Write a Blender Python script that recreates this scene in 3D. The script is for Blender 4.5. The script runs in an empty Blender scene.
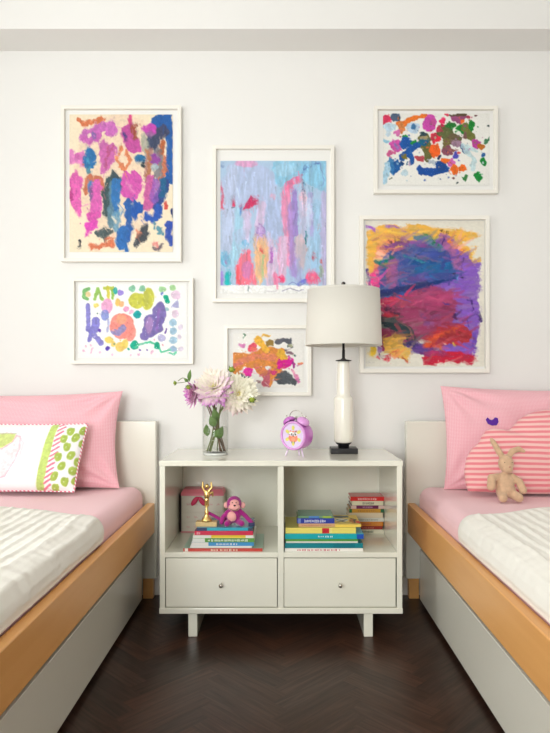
import bpy, bmesh, math, random
import numpy as np
from mathutils import Vector, Matrix, noise
random.seed(7)
C = bpy.context.scene.collection
PI = math.pi
# ---------------------------------------------------------------- frame maths (image taken as 550x733)
F = 624.0; CX = 281.0; CY = 381.0; EYE = 1.0
def at(px, py, y):                                   # photo pixel -> world point at depth y
    return Vector(((px-CX)*y/F, y, EYE-(py-CY)*y/F))
def lin(c):
    return tuple(((v/255)/12.92 if v/255 <= .04045 else (((v/255)+.055)/1.055)**2.4) for v in c)
# ---------------------------------------------------------------- materials
MC = {}
def mat(name, rgb, rough=.5, metal=0, spec=.5, coat=0, bump=0, bscale=200, var=0, vscale=8, sheen=0, sub=0):
    if name in MC: return MC[name]
    m = bpy.data.materials.new(name); m.use_nodes = True
    nt = m.node_tree; b = nt.nodes['Principled BSDF']
    col = (*lin(rgb), 1)
    b.inputs['Base Color'].default_value = col
    b.inputs['Roughness'].default_value = rough
    b.inputs['Metallic'].default_value = metal
    b.inputs['Specular IOR Level'].default_value = spec
    b.inputs['Coat Weight'].default_value = coat
    b.inputs['Sheen Weight'].default_value = sheen
    tc = nt.nodes.new('ShaderNodeTexCoord')
    if var:
        n = nt.nodes.new('ShaderNodeTexNoise'); n.inputs['Scale'].default_value = vscale; n.inputs['Detail'].default_value = 4
        nt.links.new(tc.outputs['Object'], n.inputs['Vector'])
        r = nt.nodes.new('ShaderNodeMix'); r.data_type = 'RGBA'
        r.inputs[6].default_value = tuple(c*(1-var) for c in col[:3])+(1,)
        r.inputs[7].default_value = tuple(min(1, c*(1+var)) for c in col[:3])+(1,)
        nt.links.new(n.outputs['Fac'], r.inputs[0]); nt.links.new(r.outputs[2], b.inputs['Base Color'])
    if bump:
        n = nt.nodes.new('ShaderNodeTexNoise'); n.inputs['Scale'].default_value = bscale; n.inputs['Detail'].default_value = 3
        nt.links.new(tc.outputs['Object'], n.inputs['Vector'])
        bp = nt.nodes.new('ShaderNodeBump'); bp.inputs['Strength'].default_value = bump; bp.inputs['Distance'].default_value = .002
        nt.links.new(n.outputs['Fac'], bp.inputs['Height']); nt.links.new(bp.outputs['Normal'], b.inputs['Normal'])
    MC[name] = m
    return m
def attr_mat(name, rough=.6, coat=0, bump=0, sheen=0, spec=.4):
    m = mat(name, (255, 255, 255), rough, coat=coat, bump=bump, sheen=sheen, spec=spec)
    nt = m.node_tree
    a = nt.nodes.new('ShaderNodeAttribute'); a.attribute_name = 'Col'
    nt.links.new(a.outputs['Color'], nt.nodes['Principled BSDF'].inputs['Base Color'])
    return m
def wood_mat(name, a, b_, scale, rough=.35):
    m = mat(name, a, rough); nt = m.node_tree; b = nt.nodes['Principled BSDF']
    tc = nt.nodes.new('ShaderNodeTexCoord'); mp = nt.nodes.new('ShaderNodeMapping'); mp.inputs['Scale'].default_value = scale
    n = nt.nodes.new('ShaderNodeTexNoise'); n.inputs['Scale'].default_value = 1; n.inputs['Detail'].default_value = 6; n.inputs['Distortion'].default_value = .6
    mx = nt.nodes.new('ShaderNodeMix'); mx.data_type = 'RGBA'
    mx.inputs[6].default_value = (*lin(a), 1); mx.inputs[7].default_value = (*lin(b_), 1)
    nt.links.new(tc.outputs['Object'], mp.inputs[0]); nt.links.new(mp.outputs[0], n.inputs['Vector'])
    nt.links.new(n.outputs['Fac'], mx.inputs[0]); nt.links.new(mx.outputs[2], b.inputs['Base Color'])
    return m
def check_mat(name, a, b_, scale, rot=0.785):
    m = mat(name, a, .85, sheen=.2, spec=.2); nt = m.node_tree; b = nt.nodes['Principled BSDF']
    tc = nt.nodes.new('ShaderNodeTexCoord'); mp = nt.nodes.new('ShaderNodeMapping')
    mp.inputs['Scale'].default_value = (scale,)*3; mp.inputs['Rotation'].default_value = (0, 0, rot)
    ck = nt.nodes.new('ShaderNodeTexChecker'); ck.inputs['Scale'].default_value = 1
    ck.inputs['Color1'].default_value = (*lin(a), 1); ck.inputs['Color2'].default_value = (*lin(b_), 1)
    nt.links.new(tc.outputs['UV'], mp.inputs[0]); nt.links.new(mp.outputs[0], ck.inputs['Vector'])
    nt.links.new(ck.outputs['Color'], b.inputs['Base Color'])
    return m
def thin_glass(name, tint=(255, 255, 255), refl=1.0, ior=1.45):
    m = bpy.data.materials.new(name); m.use_nodes = True; nt = m.node_tree
    for n in list(nt.nodes): nt.nodes.remove(n)
    o = nt.nodes.new('ShaderNodeOutputMaterial'); t = nt.nodes.new('ShaderNodeBsdfTransparent'); g = nt.nodes.new('ShaderNodeBsdfGlossy')
    t.inputs[0].default_value = (*lin(tint), 1); g.inputs['Roughness'].default_value = .02
    lw = nt.nodes.new('ShaderNodeLayerWeight'); lw.inputs[0].default_value = .5
    pw = nt.nodes.new('ShaderNodeMath'); pw.operation = 'POWER'; pw.inputs[1].default_value = 3.5; nt.links.new(lw.outputs['Facing'], pw.inputs[0])
    f = nt.nodes.new('ShaderNodeMath'); f.operation = 'MULTIPLY_ADD'; f.inputs[1].default_value = .75; f.inputs[2].default_value = .035*(ior-1)/.45; nt.links.new(pw.outputs[0], f.inputs[0])
    mu = nt.nodes.new('ShaderNodeMath'); mu.operation = 'MULTIPLY'; mu.inputs[1].default_value = refl
    mx = nt.nodes.new('ShaderNodeMixShader')
    nt.links.new(f.outputs[0], mu.inputs[0]); nt.links.new(mu.outputs[0], mx.inputs[0])
    nt.links.new(t.outputs[0], mx.inputs[1]); nt.links.new(g.outputs[0], mx.inputs[2]); nt.links.new(mx.outputs[0], o.inputs[0])
    return m
# ---------------------------------------------------------------- mesh helpers
def obj(name, bm, m, parent=None, smooth=False):
    me = bpy.data.meshes.new(name)
    if isinstance(bm, bmesh.types.BMesh):
        bmesh.ops.recalc_face_normals(bm, faces=bm.faces); bm.to_mesh(me); bm.free()
    else: me = bm
    for mm in (m if isinstance(m, (list, tuple)) else [m]): me.materials.append(mm)
    if smooth:
        for p in me.polygons: p.use_smooth = True
    o = bpy.data.objects.new(name, me); C.objects.link(o)
    if parent: o.parent = parent
    return o
def tag(o, label, cat, group=None, kind=None):
    o['label'] = label; o['category'] = cat
    if group: o['group'] = group
    if kind: o['kind'] = kind
    return o
def thing(name, label, cat, loc=(0, 0, 0), rot=(0, 0, 0), group=None):
    o = bpy.data.objects.new(name, None); C.objects.link(o); o.empty_display_size = .05
    o.location = loc; o.rotation_euler = rot
    return tag(o, label, cat, group)
def struct(name, bm, m, parent=None, smooth=False):
    o = obj(name, bm, m, parent, smooth)
    if not parent: o['kind'] = 'structure'
    return o
def box(x0, x1, y0, y1, z0, z1, bev=0, seg=2, bm=None):
    b = bmesh.new()
    r = bmesh.ops.create_cube(b, size=1)
    for v in b.verts: v.co = Vector((x0+(v.co.x+.5)*(x1-x0), y0+(v.co.y+.5)*(y1-y0), z0+(v.co.z+.5)*(z1-z0)))
    if bev: bmesh.ops.bevel(b, geom=list(b.edges), offset=bev, segments=seg, affect='EDGES', profile=.5)
    if bm is None: return b
    me = bpy.data.meshes.new('t'); b.to_mesh(me); b.free(); bm.from_mesh(me); bpy.data.meshes.remove(me)
    return bm
def lathe(prof, seg=40, c=(0, 0, 0), bm=None, M=None):
    bm = bm or bmesh.new(); rings = []
    for r, z in prof:
        if r < 1e-5: rings.append([bm.verts.new((0, 0, z))])
        else: rings.append([bm.verts.new((r*math.cos(2*PI*i/seg), r*math.sin(2*PI*i/seg), z)) for i in range(seg)])
    for a, b in zip(rings, rings[1:]):
        for i in range(seg):
            j = (i+1) % seg
            if len(a) == 1 and len(b) == 1: continue
            if len(a) == 1: bm.faces.new((a[0], b[i], b[j]))
            elif len(b) == 1: bm.faces.new((a[i], b[0], a[j]))
            else: bm.faces.new((a[i], a[j], b[j], b[i]))
    vs = [v for r in rings for v in r]
    for v in vs:
        if M: v.co = M @ v.co
        v.co += Vector(c)
    return bm
def tube(pts, rad, seg=10, bm=None):
    bm = bm or bmesh.new(); pts = [Vector(p) for p in pts]; n = len(pts)
    rad = rad if isinstance(rad, (list, tuple)) else [rad]*n
    rings = []; up = Vector((.123, .31, .94)).normalized()
    for i, p in enumerate(pts):
        d = (pts[min(i+1, n-1)]-pts[max(i-1, 0)]).normalized()
        a = d.cross(up); a = a.normalized() if a.length > 1e-4 else Vector((1, 0, 0)); b = d.cross(a)
        rings.append([bm.verts.new(p+rad[i]*(a*math.cos(2*PI*k/seg)+b*math.sin(2*PI*k/seg))) for k in range(seg)])
    for a, b in zip(rings, rings[1:]):
        for k in range(seg): bm.faces.new((a[k], a[(k+1) % seg], b[(k+1) % seg], b[k]))
    bm.faces.new(rings[0]); bm.faces.new(rings[-1])
    return bm
def curve(pts, n=8):                                 # Catmull-Rom
    P = [Vector(p) for p in pts]; P = [P[0]*2-P[1]]+P+[P[-1]*2-P[-2]]; out = []
    for i in range(1, len(P)-2):
        for k in range(n):
            t = k/n
            out.append(.5*((2*P[i])+(P[i+1]-P[i-1])*t+(2*P[i-1]-5*P[i]+4*P[i+1]-P[i+2])*t*t+(3*P[i]-P[i-1]-3*P[i+1]+P[i+2])*t**3))
    return out+[P[-2]]
def ell(c, r, bm=None, rot=None, seg=16):
    bm = bm or bmesh.new()
    M = Matrix.Translation(Vector(c)) @ (rot.to_4x4() if rot else Matrix()) @ Matrix.Diagonal((*r, 1))
    bmesh.ops.create_uvsphere(bm, u_segments=seg, v_segments=max(8, seg//2), radius=1, matrix=M)
    return bm
def blobby(name, ells, caps, voxel, m, parent):      # one continuous soft body
    bm = bmesh.new()
    for c, r in ells: ell(c, r, bm)
    for a in caps:
        pts, rr = a; n = 7
        for (p, q), (r0, r1) in zip(zip(pts, pts[1:]), zip(rr, rr[1:])):
            for k in range(n+1):
                t = k/n; r_ = r0+(r1-r0)*t; ell(Vector(p).lerp(Vector(q), t), (r_,)*3, bm, seg=12)
    o = obj(name, bm, m, parent, True)
    md = o.modifiers.new('r', 'REMESH'); md.mode = 'VOXEL'; md.voxel_size = voxel; md.use_smooth_shade = True
    s = o.modifiers.new('s', 'SMOOTH'); s.iterations = 4; s.factor = .6
    return o
# ---------------------------------------------------------------- procedural paint
def vnoise(x, y, s, seed):
    rs = np.random.RandomState(seed); G = rs.rand(64, 64)
    X = x/s+7.3+seed; Y = y/s+3.1
    xi = np.floor(X).astype(int); yi = np.floor(Y).astype(int); fx = X-xi; fy = Y-yi
    fx = fx*fx*(3-2*fx); fy = fy*fy*(3-2*fy)
    g = lambda a, b: G[a % 64, b % 64]
    return (g(xi, yi)*(1-fx)*(1-fy)+g(xi+1, yi)*fx*(1-fy)+g(xi, yi+1)*(1-fx)*fy+g(xi+1, yi+1)*fx*fy)*2-1
def paint(x, y, base, text, soft=.35, grow=0, warp=1.0, streak=(0, 0), seed=1, unit=1.0):
    col = np.ones(x.shape+(3,))*np.array(base, float)
    wx = x+warp*(vnoise(x, y, 5*unit, seed)*1.0+vnoise(x, y, 2*unit, seed+1)*.6)
    wy = y+warp*(vnoise(x, y, 5*unit, seed+2)*1.0+vnoise(x, y, 2*unit, seed+3)*.6)
    tex = vnoise(x, y, 2.2*unit, seed+4)*.5+vnoise(x, y, 1.1*unit, seed+5)*.5
    if streak[0]: tex = tex*.4+.8*vnoise(x/streak[0], y/streak[1], 1.6*unit, seed+6)
    for ln in text.strip().splitlines():
        t = ln.split()
        if not t: continue
        rgb = np.array([float(v) for v in t[1].split(',')]); a = float(t[2])
        pp = lambda q: [tuple(float(v) for v in s.split(',')) for s in q]
        if t[0] == 'c':
            r = float(t[3]); P = pp(t[4:]); d = np.full(x.shape, 1e9)
            if len(P) == 1: P = P*2
            for (ax, ay), (bx, by) in zip(P, P[1:]):
                ex, ey = bx-ax, by-ay; L = ex*ex+ey*ey+1e-9
                h = np.clip(((wx-ax)*ex+(wy-ay)*ey)/L, 0, 1)
                d = np.minimum(d, np.hypot(wx-ax-h*ex, wy-ay-h*ey))
            d -= r
        elif t[0] == 'e':
            (cx, cy), (rx, ry) = pp(t[3:5]); an = math.radians(float(t[5])) if len(t) > 5 else 0
            dx, dy = wx-cx, wy-cy; u = dx*math.cos(an)+dy*math.sin(an); v = -dx*math.sin(an)+dy*math.cos(an)
            d = (np.hypot(u/rx, v/ry)-1)*min(rx, ry)
        else:
            P = pp(t[3:]); d = np.full(x.shape, 1e9); ins = np.zeros(x.shape, bool)
            for (ax, ay), (bx, by) in zip(P, P[1:]+P[:1]):
                ex, ey = bx-ax, by-ay; L = ex*ex+ey*ey+1e-9
                h = np.clip(((wx-ax)*ex+(wy-ay)*ey)/L, 0, 1)
                d = np.minimum(d, np.hypot(wx-ax-h*ex, wy-ay-h*ey))
                cr = ((ay > wy) != (by > wy)) & (wx < (bx-ax)*(wy-ay)/(by-ay+1e-12)+ax)
                ins ^= cr
            d = np.where(ins, -d, d)
        al = np.clip(.5-(d-grow)/(2*soft*unit), 0, 1)*a
        if streak[0]: al = al*np.clip(1+.35*tex, 0, 1)
        c = np.clip(rgb[None, None, :]*(1+.11*tex[..., None]), 0, 255)
        col = col*(1-al[..., None])+c*al[..., None]
    c = np.clip(col, 0, 255)/255
    return np.where(c <= .04045, c/12.92, ((c+.055)/1.055)**2.4)
def smear(x, y, base, text, amt, seed, **k):
    a = paint(x, y, base, text, seed=seed, **k)
    ax, ay = amt
    out = a*.0; W_ = 0
    for q, (fr, wt) in enumerate(((1.0, .34), (-1.0, .30), (.45, .36))):
        n1 = vnoise(x/(1+ax*.25), y/(1+ay*.25), .8, seed+40+q); n2 = vnoise(x, y, 3.5, seed+50+q)
        out = out+wt*paint(x+ax*fr*(.6*n1+.6*n2), y+ay*fr*(.6*n1-.6*n2+.2), base, text, seed=seed, **k)
    m = np.clip(.55+.75*vnoise(x, y, 9, seed+60)+.3*vnoise(x, y, 3, seed+61), .0, 1)[..., None]
    r = a*(1-m)+out*m
    g = 1+.04*vnoise(x/(1+ax*.4), y/(1+ay*.4), .7, seed+70)[..., None]
    return np.clip(r*g, 0, 1)
def strokes(X, Y, col, n, ang, spread, L, wd, paper, seed, dots=0, reach=6):
    rnd = random.Random(seed); h, w = X.shape; dx = X[0, 1]-X[0, 0]; dy = Y[1, 0]-Y[0, 0]
    pl = np.array(lin(paper)); src = col.copy()
    ink = np.abs(src-pl).sum(-1) > .4
    def cap(ax, ay, bx, by, r, c, al):
        x0, x1 = min(ax, bx)-r-1, max(ax, bx)+r+1; y0, y1 = min(ay, by)-r-1, max(ay, by)+r+1
        i0 = max(0, int((x0-X[0, 0])/dx)); i1 = min(w, int((x1-X[0, 0])/dx)+2); j0 = max(0, int((y0-Y[0, 0])/dy)); j1 = min(h, int((y1-Y[0, 0])/dy)+2)
        if i1 <= i0 or j1 <= j0: return
        xs, ys = X[j0:j1, i0:i1], Y[j0:j1, i0:i1]; ex, ey = bx-ax, by-ay; q = ex*ex+ey*ey+1e-9
        t = np.clip(((xs-ax)*ex+(ys-ay)*ey)/q, 0, 1); d = np.hypot(xs-ax-t*ex, ys-ay-t*ey)+.45*vnoise(xs, ys, 1.3, 77)-r*(1-.5*t)
        a = np.clip(.5-d/.7, 0, 1)[..., None]*al*(1-.5*t[..., None])
        col[j0:j1, i0:i1] = col[j0:j1, i0:i1]*(1-a)+c*a
    k = 0; tries = 0
    while k < n and tries < n*30:
        tries += 1; i = rnd.randrange(3, w-3); j = rnd.randrange(3, h-3)
        if not ink[j, i]: continue
        a = math.radians(ang+rnd.gauss(0, spread)); l = rnd.uniform(.4, 1)*L
        ox, oy = X[j, i]+math.cos(a)*rnd.uniform(-reach, reach)+rnd.uniform(-1.5, 1.5), Y[j, i]+math.sin(a)*rnd.uniform(-reach, reach)+rnd.uniform(-1.5, 1.5)
        i2 = int((ox-X[0, 0])/dx); j2 = int((oy-Y[0, 0])/dy)
        if not (0 <= i2 < w and 0 <= j2 < h): continue
        ex, ey = ox+math.cos(a)*l, oy+math.sin(a)*l; i3 = int((ex-X[0, 0])/dx); j3 = int((ey-Y[0, 0])/dy)
        if not (0 <= i3 < w and 0 <= j3 < h) or not ink[j3, i3]: continue
        c = np.clip(src[j, i]*rnd.uniform(.6, 1.35)+rnd.choice((0, 0, .03)), 0, 1)
        cap(ox, oy, ex, ey, rnd.uniform(.5, 1)*wd, c, rnd.uniform(.35, .85)); k += 1
    k = 0; tries = 0
    while k < dots and tries < dots*30:
        tries += 1; i = rnd.randrange(3, w-3); j = rnd.randrange(3, h-3)
        if not ink[j, i]: continue
        ox, oy = X[j, i]+rnd.gauss(0, 5), Y[j, i]+rnd.gauss(0, 5); r = rnd.choice((.3, .4, .5, .8, 1.2))
        if not (X[0, 0]+2 < ox < X[0, -1]-2 and Y[0, 0]+2 < oy < Y[-1, 0]-2): continue
        cap(ox, oy, ox+rnd.uniform(-1, 1), oy+rnd.uniform(-1, 1), r, src[j, i], .9); k += 1
    return col
def set_col(me, cols):
    a = me.color_attributes.new('Col', 'FLOAT_COLOR', 'POINT')
    buf = np.ones((len(me.vertices), 4)); buf[:, :3] = cols.reshape(-1, 3)
    a.data.foreach_set('color', buf.ravel())
def grid_mesh(P):                                    # P: (n, m, 3) array
    n, m = P.shape[:2]; me = bpy.data.meshes.new('g')
    i = np.arange(n*m).reshape(n, m)
    f = np.stack([i[:-1, :-1], i[:-1, 1:], i[1:, 1:], i[1:, :-1]], -1).reshape(-1, 4)
    me.from_pydata(P.reshape(-1, 3).tolist(), [], f.tolist())
    return me
# ---------------------------------------------------------------- shared materials
WALL = mat('wall_paint', (240, 238, 234), .75, spec=.25, bump=.15, bscale=350)
CEIL = mat('ceiling_paint', (245, 243, 238), .85, spec=.2)
WHITE = mat('white_lacquer', (238, 235, 221), .16, spec=.5, coat=.35)
CABIN = mat('cabinet_lacquer', (240, 238, 222), .14, spec=.5, coat=.4)
FRAME = mat('frame_white', (244, 240, 230), .38)
TRIM = mat('trim_white', (238, 235, 228), .4)
MAPLE = wood_mat('maple', (240, 182, 112), (224, 158, 88), (22, 1.6, 22))
BLACK = mat('black_metal', (26, 25, 27), .35)
CHROME = mat('chrome', (200, 196, 186), .2, metal=1)
PINK = check_mat('pink_check', (252, 204, 210), (243, 172, 184), 230)
PINKS = check_mat('pink_sheet_check', (253, 216, 220), (248, 198, 205), 230, 0)
ATTR = attr_mat('paper_paint', .7)
# ---------------------------------------------------------------- room
WY = 2.93; XL, XR = -1.95, 1.95; YF = -1.9; ZC = 2.9
struct('wall_back', box(XL-.1, XR+.1, WY, WY+.1, 0, ZC), WALL)
struct('wall_right', box(XR, XR+.1, YF, WY, 0, ZC), WALL)
W1 = (.75, 1.85, .95, 2.25)       # y0,y1,z0,z1
bm = box(XL-.1, XL, YF, W1[0], 0, ZC); box(XL-.1, XL, W1[1], WY, 0, ZC, bm=bm)
box(XL-.1, XL, W1[0], W1[1], 0, W1[2], bm=bm); box(XL-.1, XL, W1[0], W1[1], W1[3], ZC, bm=bm)
struct('wall_left', bm, WALL)
W2 = (-1.85, -.35, .45, 2.3)
bm = box(XL-.1, W2[0], YF-.1, YF, 0, ZC); box(W2[1], XR+.1, YF-.1, YF, 0, ZC, bm=bm)
box(W2[0], W2[1], YF-.1, YF, 0, W2[2], bm=bm); box(W2[0], W2[1], YF-.1, YF, W2[3], ZC, bm=bm)
struct('wall_front', bm, WALL)
struct('ceiling', box(XL-.1, XR+.1, YF-.1, WY+.1, ZC, ZC+.1), CEIL)
struct('trim_1', box(XL, XR, WY-.185, WY, 2.549, ZC, .002), WALL)
GL = thin_glass('window_glass', (250, 252, 252), .8)
def window(name, horiz, a0, a1, z0, z1, pos):
    bm = bmesh.new(); t = .05
    def bx(p0, p1, q0, q1):
        if horiz: box(p0, p1, pos-.07, pos-.03, q0, q1, .003, 1, bm)
        else: box(pos-.07, pos-.03, p0, p1, q0, q1, .003, 1, bm)
    bx(a0, a1, z0, z0+t); bx(a0, a1, z1-t, z1); bx(a0, a0+t, z0+t, z1-t); bx(a1-t, a1, z0+t, z1-t)
    mid = (a0+a1)/2; bx(mid-t/2, mid+t/2, z0+t, z1-t)
    w = struct(name, bm, TRIM)
    for q0, q1 in ((a0+t, mid-t/2), (mid+t/2, a1-t)):
        g = box(q0, q1, pos-.053, pos-.05, z0+t, z1-t) if horiz else box(pos-.053, pos-.05, q0, q1, z0+t, z1-t)
        obj('window_pane', g, GL, w)
    s = box(a0-.04, a1+.04, pos-.02, pos+.05, z0-.03, z0, .004) if horiz else box(pos-.02, pos+.05, a0-.04, a1+.04, z0-.03, z0, .004)
    obj('window_sill', s, TRIM, w)
window('window_1', False, *W1, XL); window('window_2', True, *W2, YF)
def baseboard(name, x0, x1, y0, y1, ax):
    bm = box(x0, x1, y0, y1, 0, .085, .002)
    if ax == 'y+': box(x0, x1, y0+.006, y1, .085, .105, .003, 2, bm)
    elif ax == 'y-': box(x0, x1, y0, y1-.006, .085, .105, .003, 2, bm)
    elif ax == 'x+': box(x0+.006, x1, y0, y1, .085, .105, .003, 2, bm)
    else: box(x0, x1-.006, y0, y1, .085, .105, .003, 2, bm)
    struct(name, bm, TRIM)
baseboard('baseboard_back', XL, XR, WY-.016, WY, 'y+'); baseboard('baseboard_front', XL, XR, YF, YF+.016, 'y-')
baseboard('baseboard_left', XL, XL+.016, YF+.016, WY-.016, 'x-'); baseboard('baseboard_right', XR-.016, XR, YF+.016, WY-.016, 'x+')
# herringbone floor: individual planks in the floor's own mesh
fm = mat('floor_wood', (60, 38, 30), .3, spec=.35, coat=0); nt = fm.node_tree; B = nt.nodes['Principled BSDF']
a = nt.nodes.new('ShaderNodeAttribute'); a.attribute_name = 'Col'
uvn = nt.nodes.new('ShaderNodeTexCoord'); mp = nt.nodes.new('ShaderNodeMapping'); mp.inputs['Scale'].default_value = (5, 70, 1)
ns = nt.nodes.new('ShaderNodeTexNoise'); ns.inputs['Scale'].default_value = 1; ns.inputs['Detail'].default_value = 7; ns.inputs['Distortion'].default_value = .8
rp = nt.nodes.new('ShaderNodeMapRange'); rp.inputs[1].default_value = .3; rp.inputs[2].default_value = .7; rp.inputs[3].default_value = .55; rp.inputs[4].default_value = 1.5
mu = nt.nodes.new('ShaderNodeVectorMath'); mu.operation = 'SCALE'
nt.links.new(uvn.outputs['UV'], mp.inputs[0]); nt.links.new(mp.outputs[0], ns.inputs['Vector']); nt.links.new(ns.outputs['Fac'], rp.inputs[0])
nt.links.new(a.outputs['Color'], mu.inputs[0]); nt.links.new(rp.outputs[0], mu.inputs['Scale']); nt.links.new(mu.outputs[0], B.inputs['Base Color'])
nt.links.new(rp.outputs[0], B.inputs['Roughness'])
r2 = nt.nodes.new('ShaderNodeMapRange'); r2.inputs[3].default_value = .42; r2.inputs[4].default_value = .28
nt.links.new(ns.outputs['Fac'], r2.inputs[0]); nt.links.new(r2.outputs[0], B.inputs['Roughness'])
bpn = nt.nodes.new('ShaderNodeBump'); bpn.inputs['Strength'].default_value = .12; bpn.inputs['Distance'].default_value = .001
nt.links.new(ns.outputs['Fac'], bpn.inputs['Height']); nt.links.new(bpn.outputs['Normal'], B.inputs['Normal'])
bm = bmesh.new(); uvl = bm.loops.layers.uv.new('UVMap'); cl = bm.verts.layers.float_color.new('Col')
K = 5; w_ = .066; s2 = math.sqrt(.5)
def plank(x0, x1, y0, y1):
    cs = [(x0, y0), (x1, y0), (x1, y1), (x0, y1)]; W = []
    for px, py in cs: W.append(((px-py)*s2*w_+.02, (px+py)*s2*w_+.03))
    cx = sum(p[0] for p in W)/4; cy = sum(p[1] for p in W)/4
    if not (XL-.3 < cx < XR+.3 and YF-.3 < cy < WY+.3): return
    k = random.uniform(.7, 1.3); t = random.uniform(-.12, .12); base = lin((58, 37, 28))
    c = (base[0]*k*(1+t), base[1]*k, base[2]*k*(1-t), 1); g = .0
    ou = random.uniform(0, 50); ov = random.uniform(0, 50); long_x = (x1-x0) > (y1-y0)
    vs = []
    for px, py in [(x0+g, y0+g), (x1-g, y0+g), (x1-g, y1-g), (x0+g, y1-g)]:
        v = bm.verts.new(((px-py)*s2*w_+.02, (px+py)*s2*w_+.03, 0)); v[cl] = c; vs.append((v, px, py))
    f = bm.faces.new([v[0] for v in vs])
    for lp, (v, px, py) in zip(f.loops, vs):
        u, q = (px, py) if long_x else (py, px); lp[uvl].uv = (u*w_+ou, q*w_+ov)
R_ = range(-70, 71)
for b in R_:
    for m_ in range(-8, 9):
        x0 = b+2*K*m_; plank(x0, x0+K, b, b+1)
        plank(b, b+1, b-2*K+1+2*K*m_, b-K+1+2*K*m_)
for co, no in (((XL, 0, 0), (-1, 0, 0)), ((XR, 0, 0), (1, 0, 0)), ((0, YF, 0), (0, -1, 0)), ((0, WY, 0), (0, 1, 0))):
    bmesh.ops.bisect_plane(bm, geom=list(bm.verts)+list(bm.edges)+list(bm.faces), plane_co=co, plane_no=no, clear_outer=True)
nv = len(bm.verts); box(XL, XR, YF, WY, -.06, -.0012, bm=bm); bm.verts.ensure_lookup_table()
for v in bm.verts[nv:]: v[cl] = (.010, .005, .003, 1)
struct('floor', bm, fm)
# ---------------------------------------------------------------- framed paintings
PAPERG = thin_glass('picture_glass', (255, 255, 255), .25, 1.02)
def picture(label, x0, y0, x1, y1, art, paper, text, fw=3.6, warp=1.0, streak=(0, 0), seed=1, bg=None, soft=.35, amt=(.6, .6), grow=0, st=None, post=None):
    yf = WY-.034
    a, b = at(x0, y1, yf), at(x1, y0, yf); W = b.x-a.x; H = b.z-a.z; t = fw*yf/F
    r = thing('framed_painting', label, 'painting', ((a.x+b.x)/2, WY-.002, a.z), group=None)
    bm = bmesh.new(); d0, d1 = -.032, 0
    # mitred moulding as four bars
    for q in range(4):
        o_ = [(-W/2, 0), (W/2, 0), (W/2, H), (-W/2, H)]; i_ = [(-W/2+t, t), (W/2-t, t), (W/2-t, H-t), (-W/2+t, H-t)]
        e = .0025
        def V(p, y): return bm.verts.new((p[0], y, p[1]))
        A, Bq, Cq, D = o_[q], o_[(q+1) % 4], i_[(q+1) % 4], i_[q]
        f = [V(A, d0), V(Bq, d0), V(Cq, d0), V(D, d0)]; k = [V(A, d1), V(Bq, d1), V(Cq, d1), V(D, d1)]
        bm.faces.new(f); bm.faces.new(k[::-1]); bm.faces.new((f[0], k[0], k[1], f[1])); bm.faces.new((f[2], k[2], k[3], f[3]))
    bmesh.ops.remove_doubles(bm, verts=bm.verts, dist=1e-5)
    fr = obj('frame', bm, FRAME, r); bv = fr.modifiers.new('b', 'BEVEL'); bv.width = .002; bv.segments = 2; bv.angle_limit = .6; bv.limit_method = 'ANGLE'
    obj('backing_board', box(-W/2+t-.001, W/2-t+.001, -.012, -.001, t-.001, H-t+.001), mat('mat_board', (246, 244, 240), .8), r)
    ya = WY-.002-.0145; n = int((art[2]-art[0])/.55); m = int((art[3]-art[1])/.55)
    gx = np.linspace(art[0], art[2], n); gy = np.linspace(art[1], art[3], m); X, Y = np.meshgrid(gx, gy)
    P = np.zeros(X.shape+(3,))
    # art placed where it sits in the frame
    sc = (WY-.0165)/F
    P[..., 0] = (X-CX)*sc-r.location.x; P[..., 2] = EYE-(Y-CY)*sc-a.z
    P[..., 1] = -.0145-.0012*np.abs(vnoise(X, Y, 40, seed+9))
    cc = smear(X, Y, bg or paper, text, amt, seed, warp=warp, streak=streak, soft=soft, grow=grow)
    if st: cc = strokes(X, Y, cc, *st[:5], paper, seed, *st[5:])
    cc = np.clip(cc, 0, 1)**1.12
    if post:
        sr = np.where(cc <= .0031308, cc*12.92, 1.055*np.clip(cc, 0, 1)**(1/2.4)-.055)*255
        cc = paint(X, Y, sr, post, warp=.5, seed=seed)
    me = grid_mesh(P); set_col(me, cc)
    obj('painted_paper', me, ATTR, r, True)
    obj('glazing', box(-W/2+t, W/2-t, -.0235, -.022, t, H-t), PAPERG, r)
    return r
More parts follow.
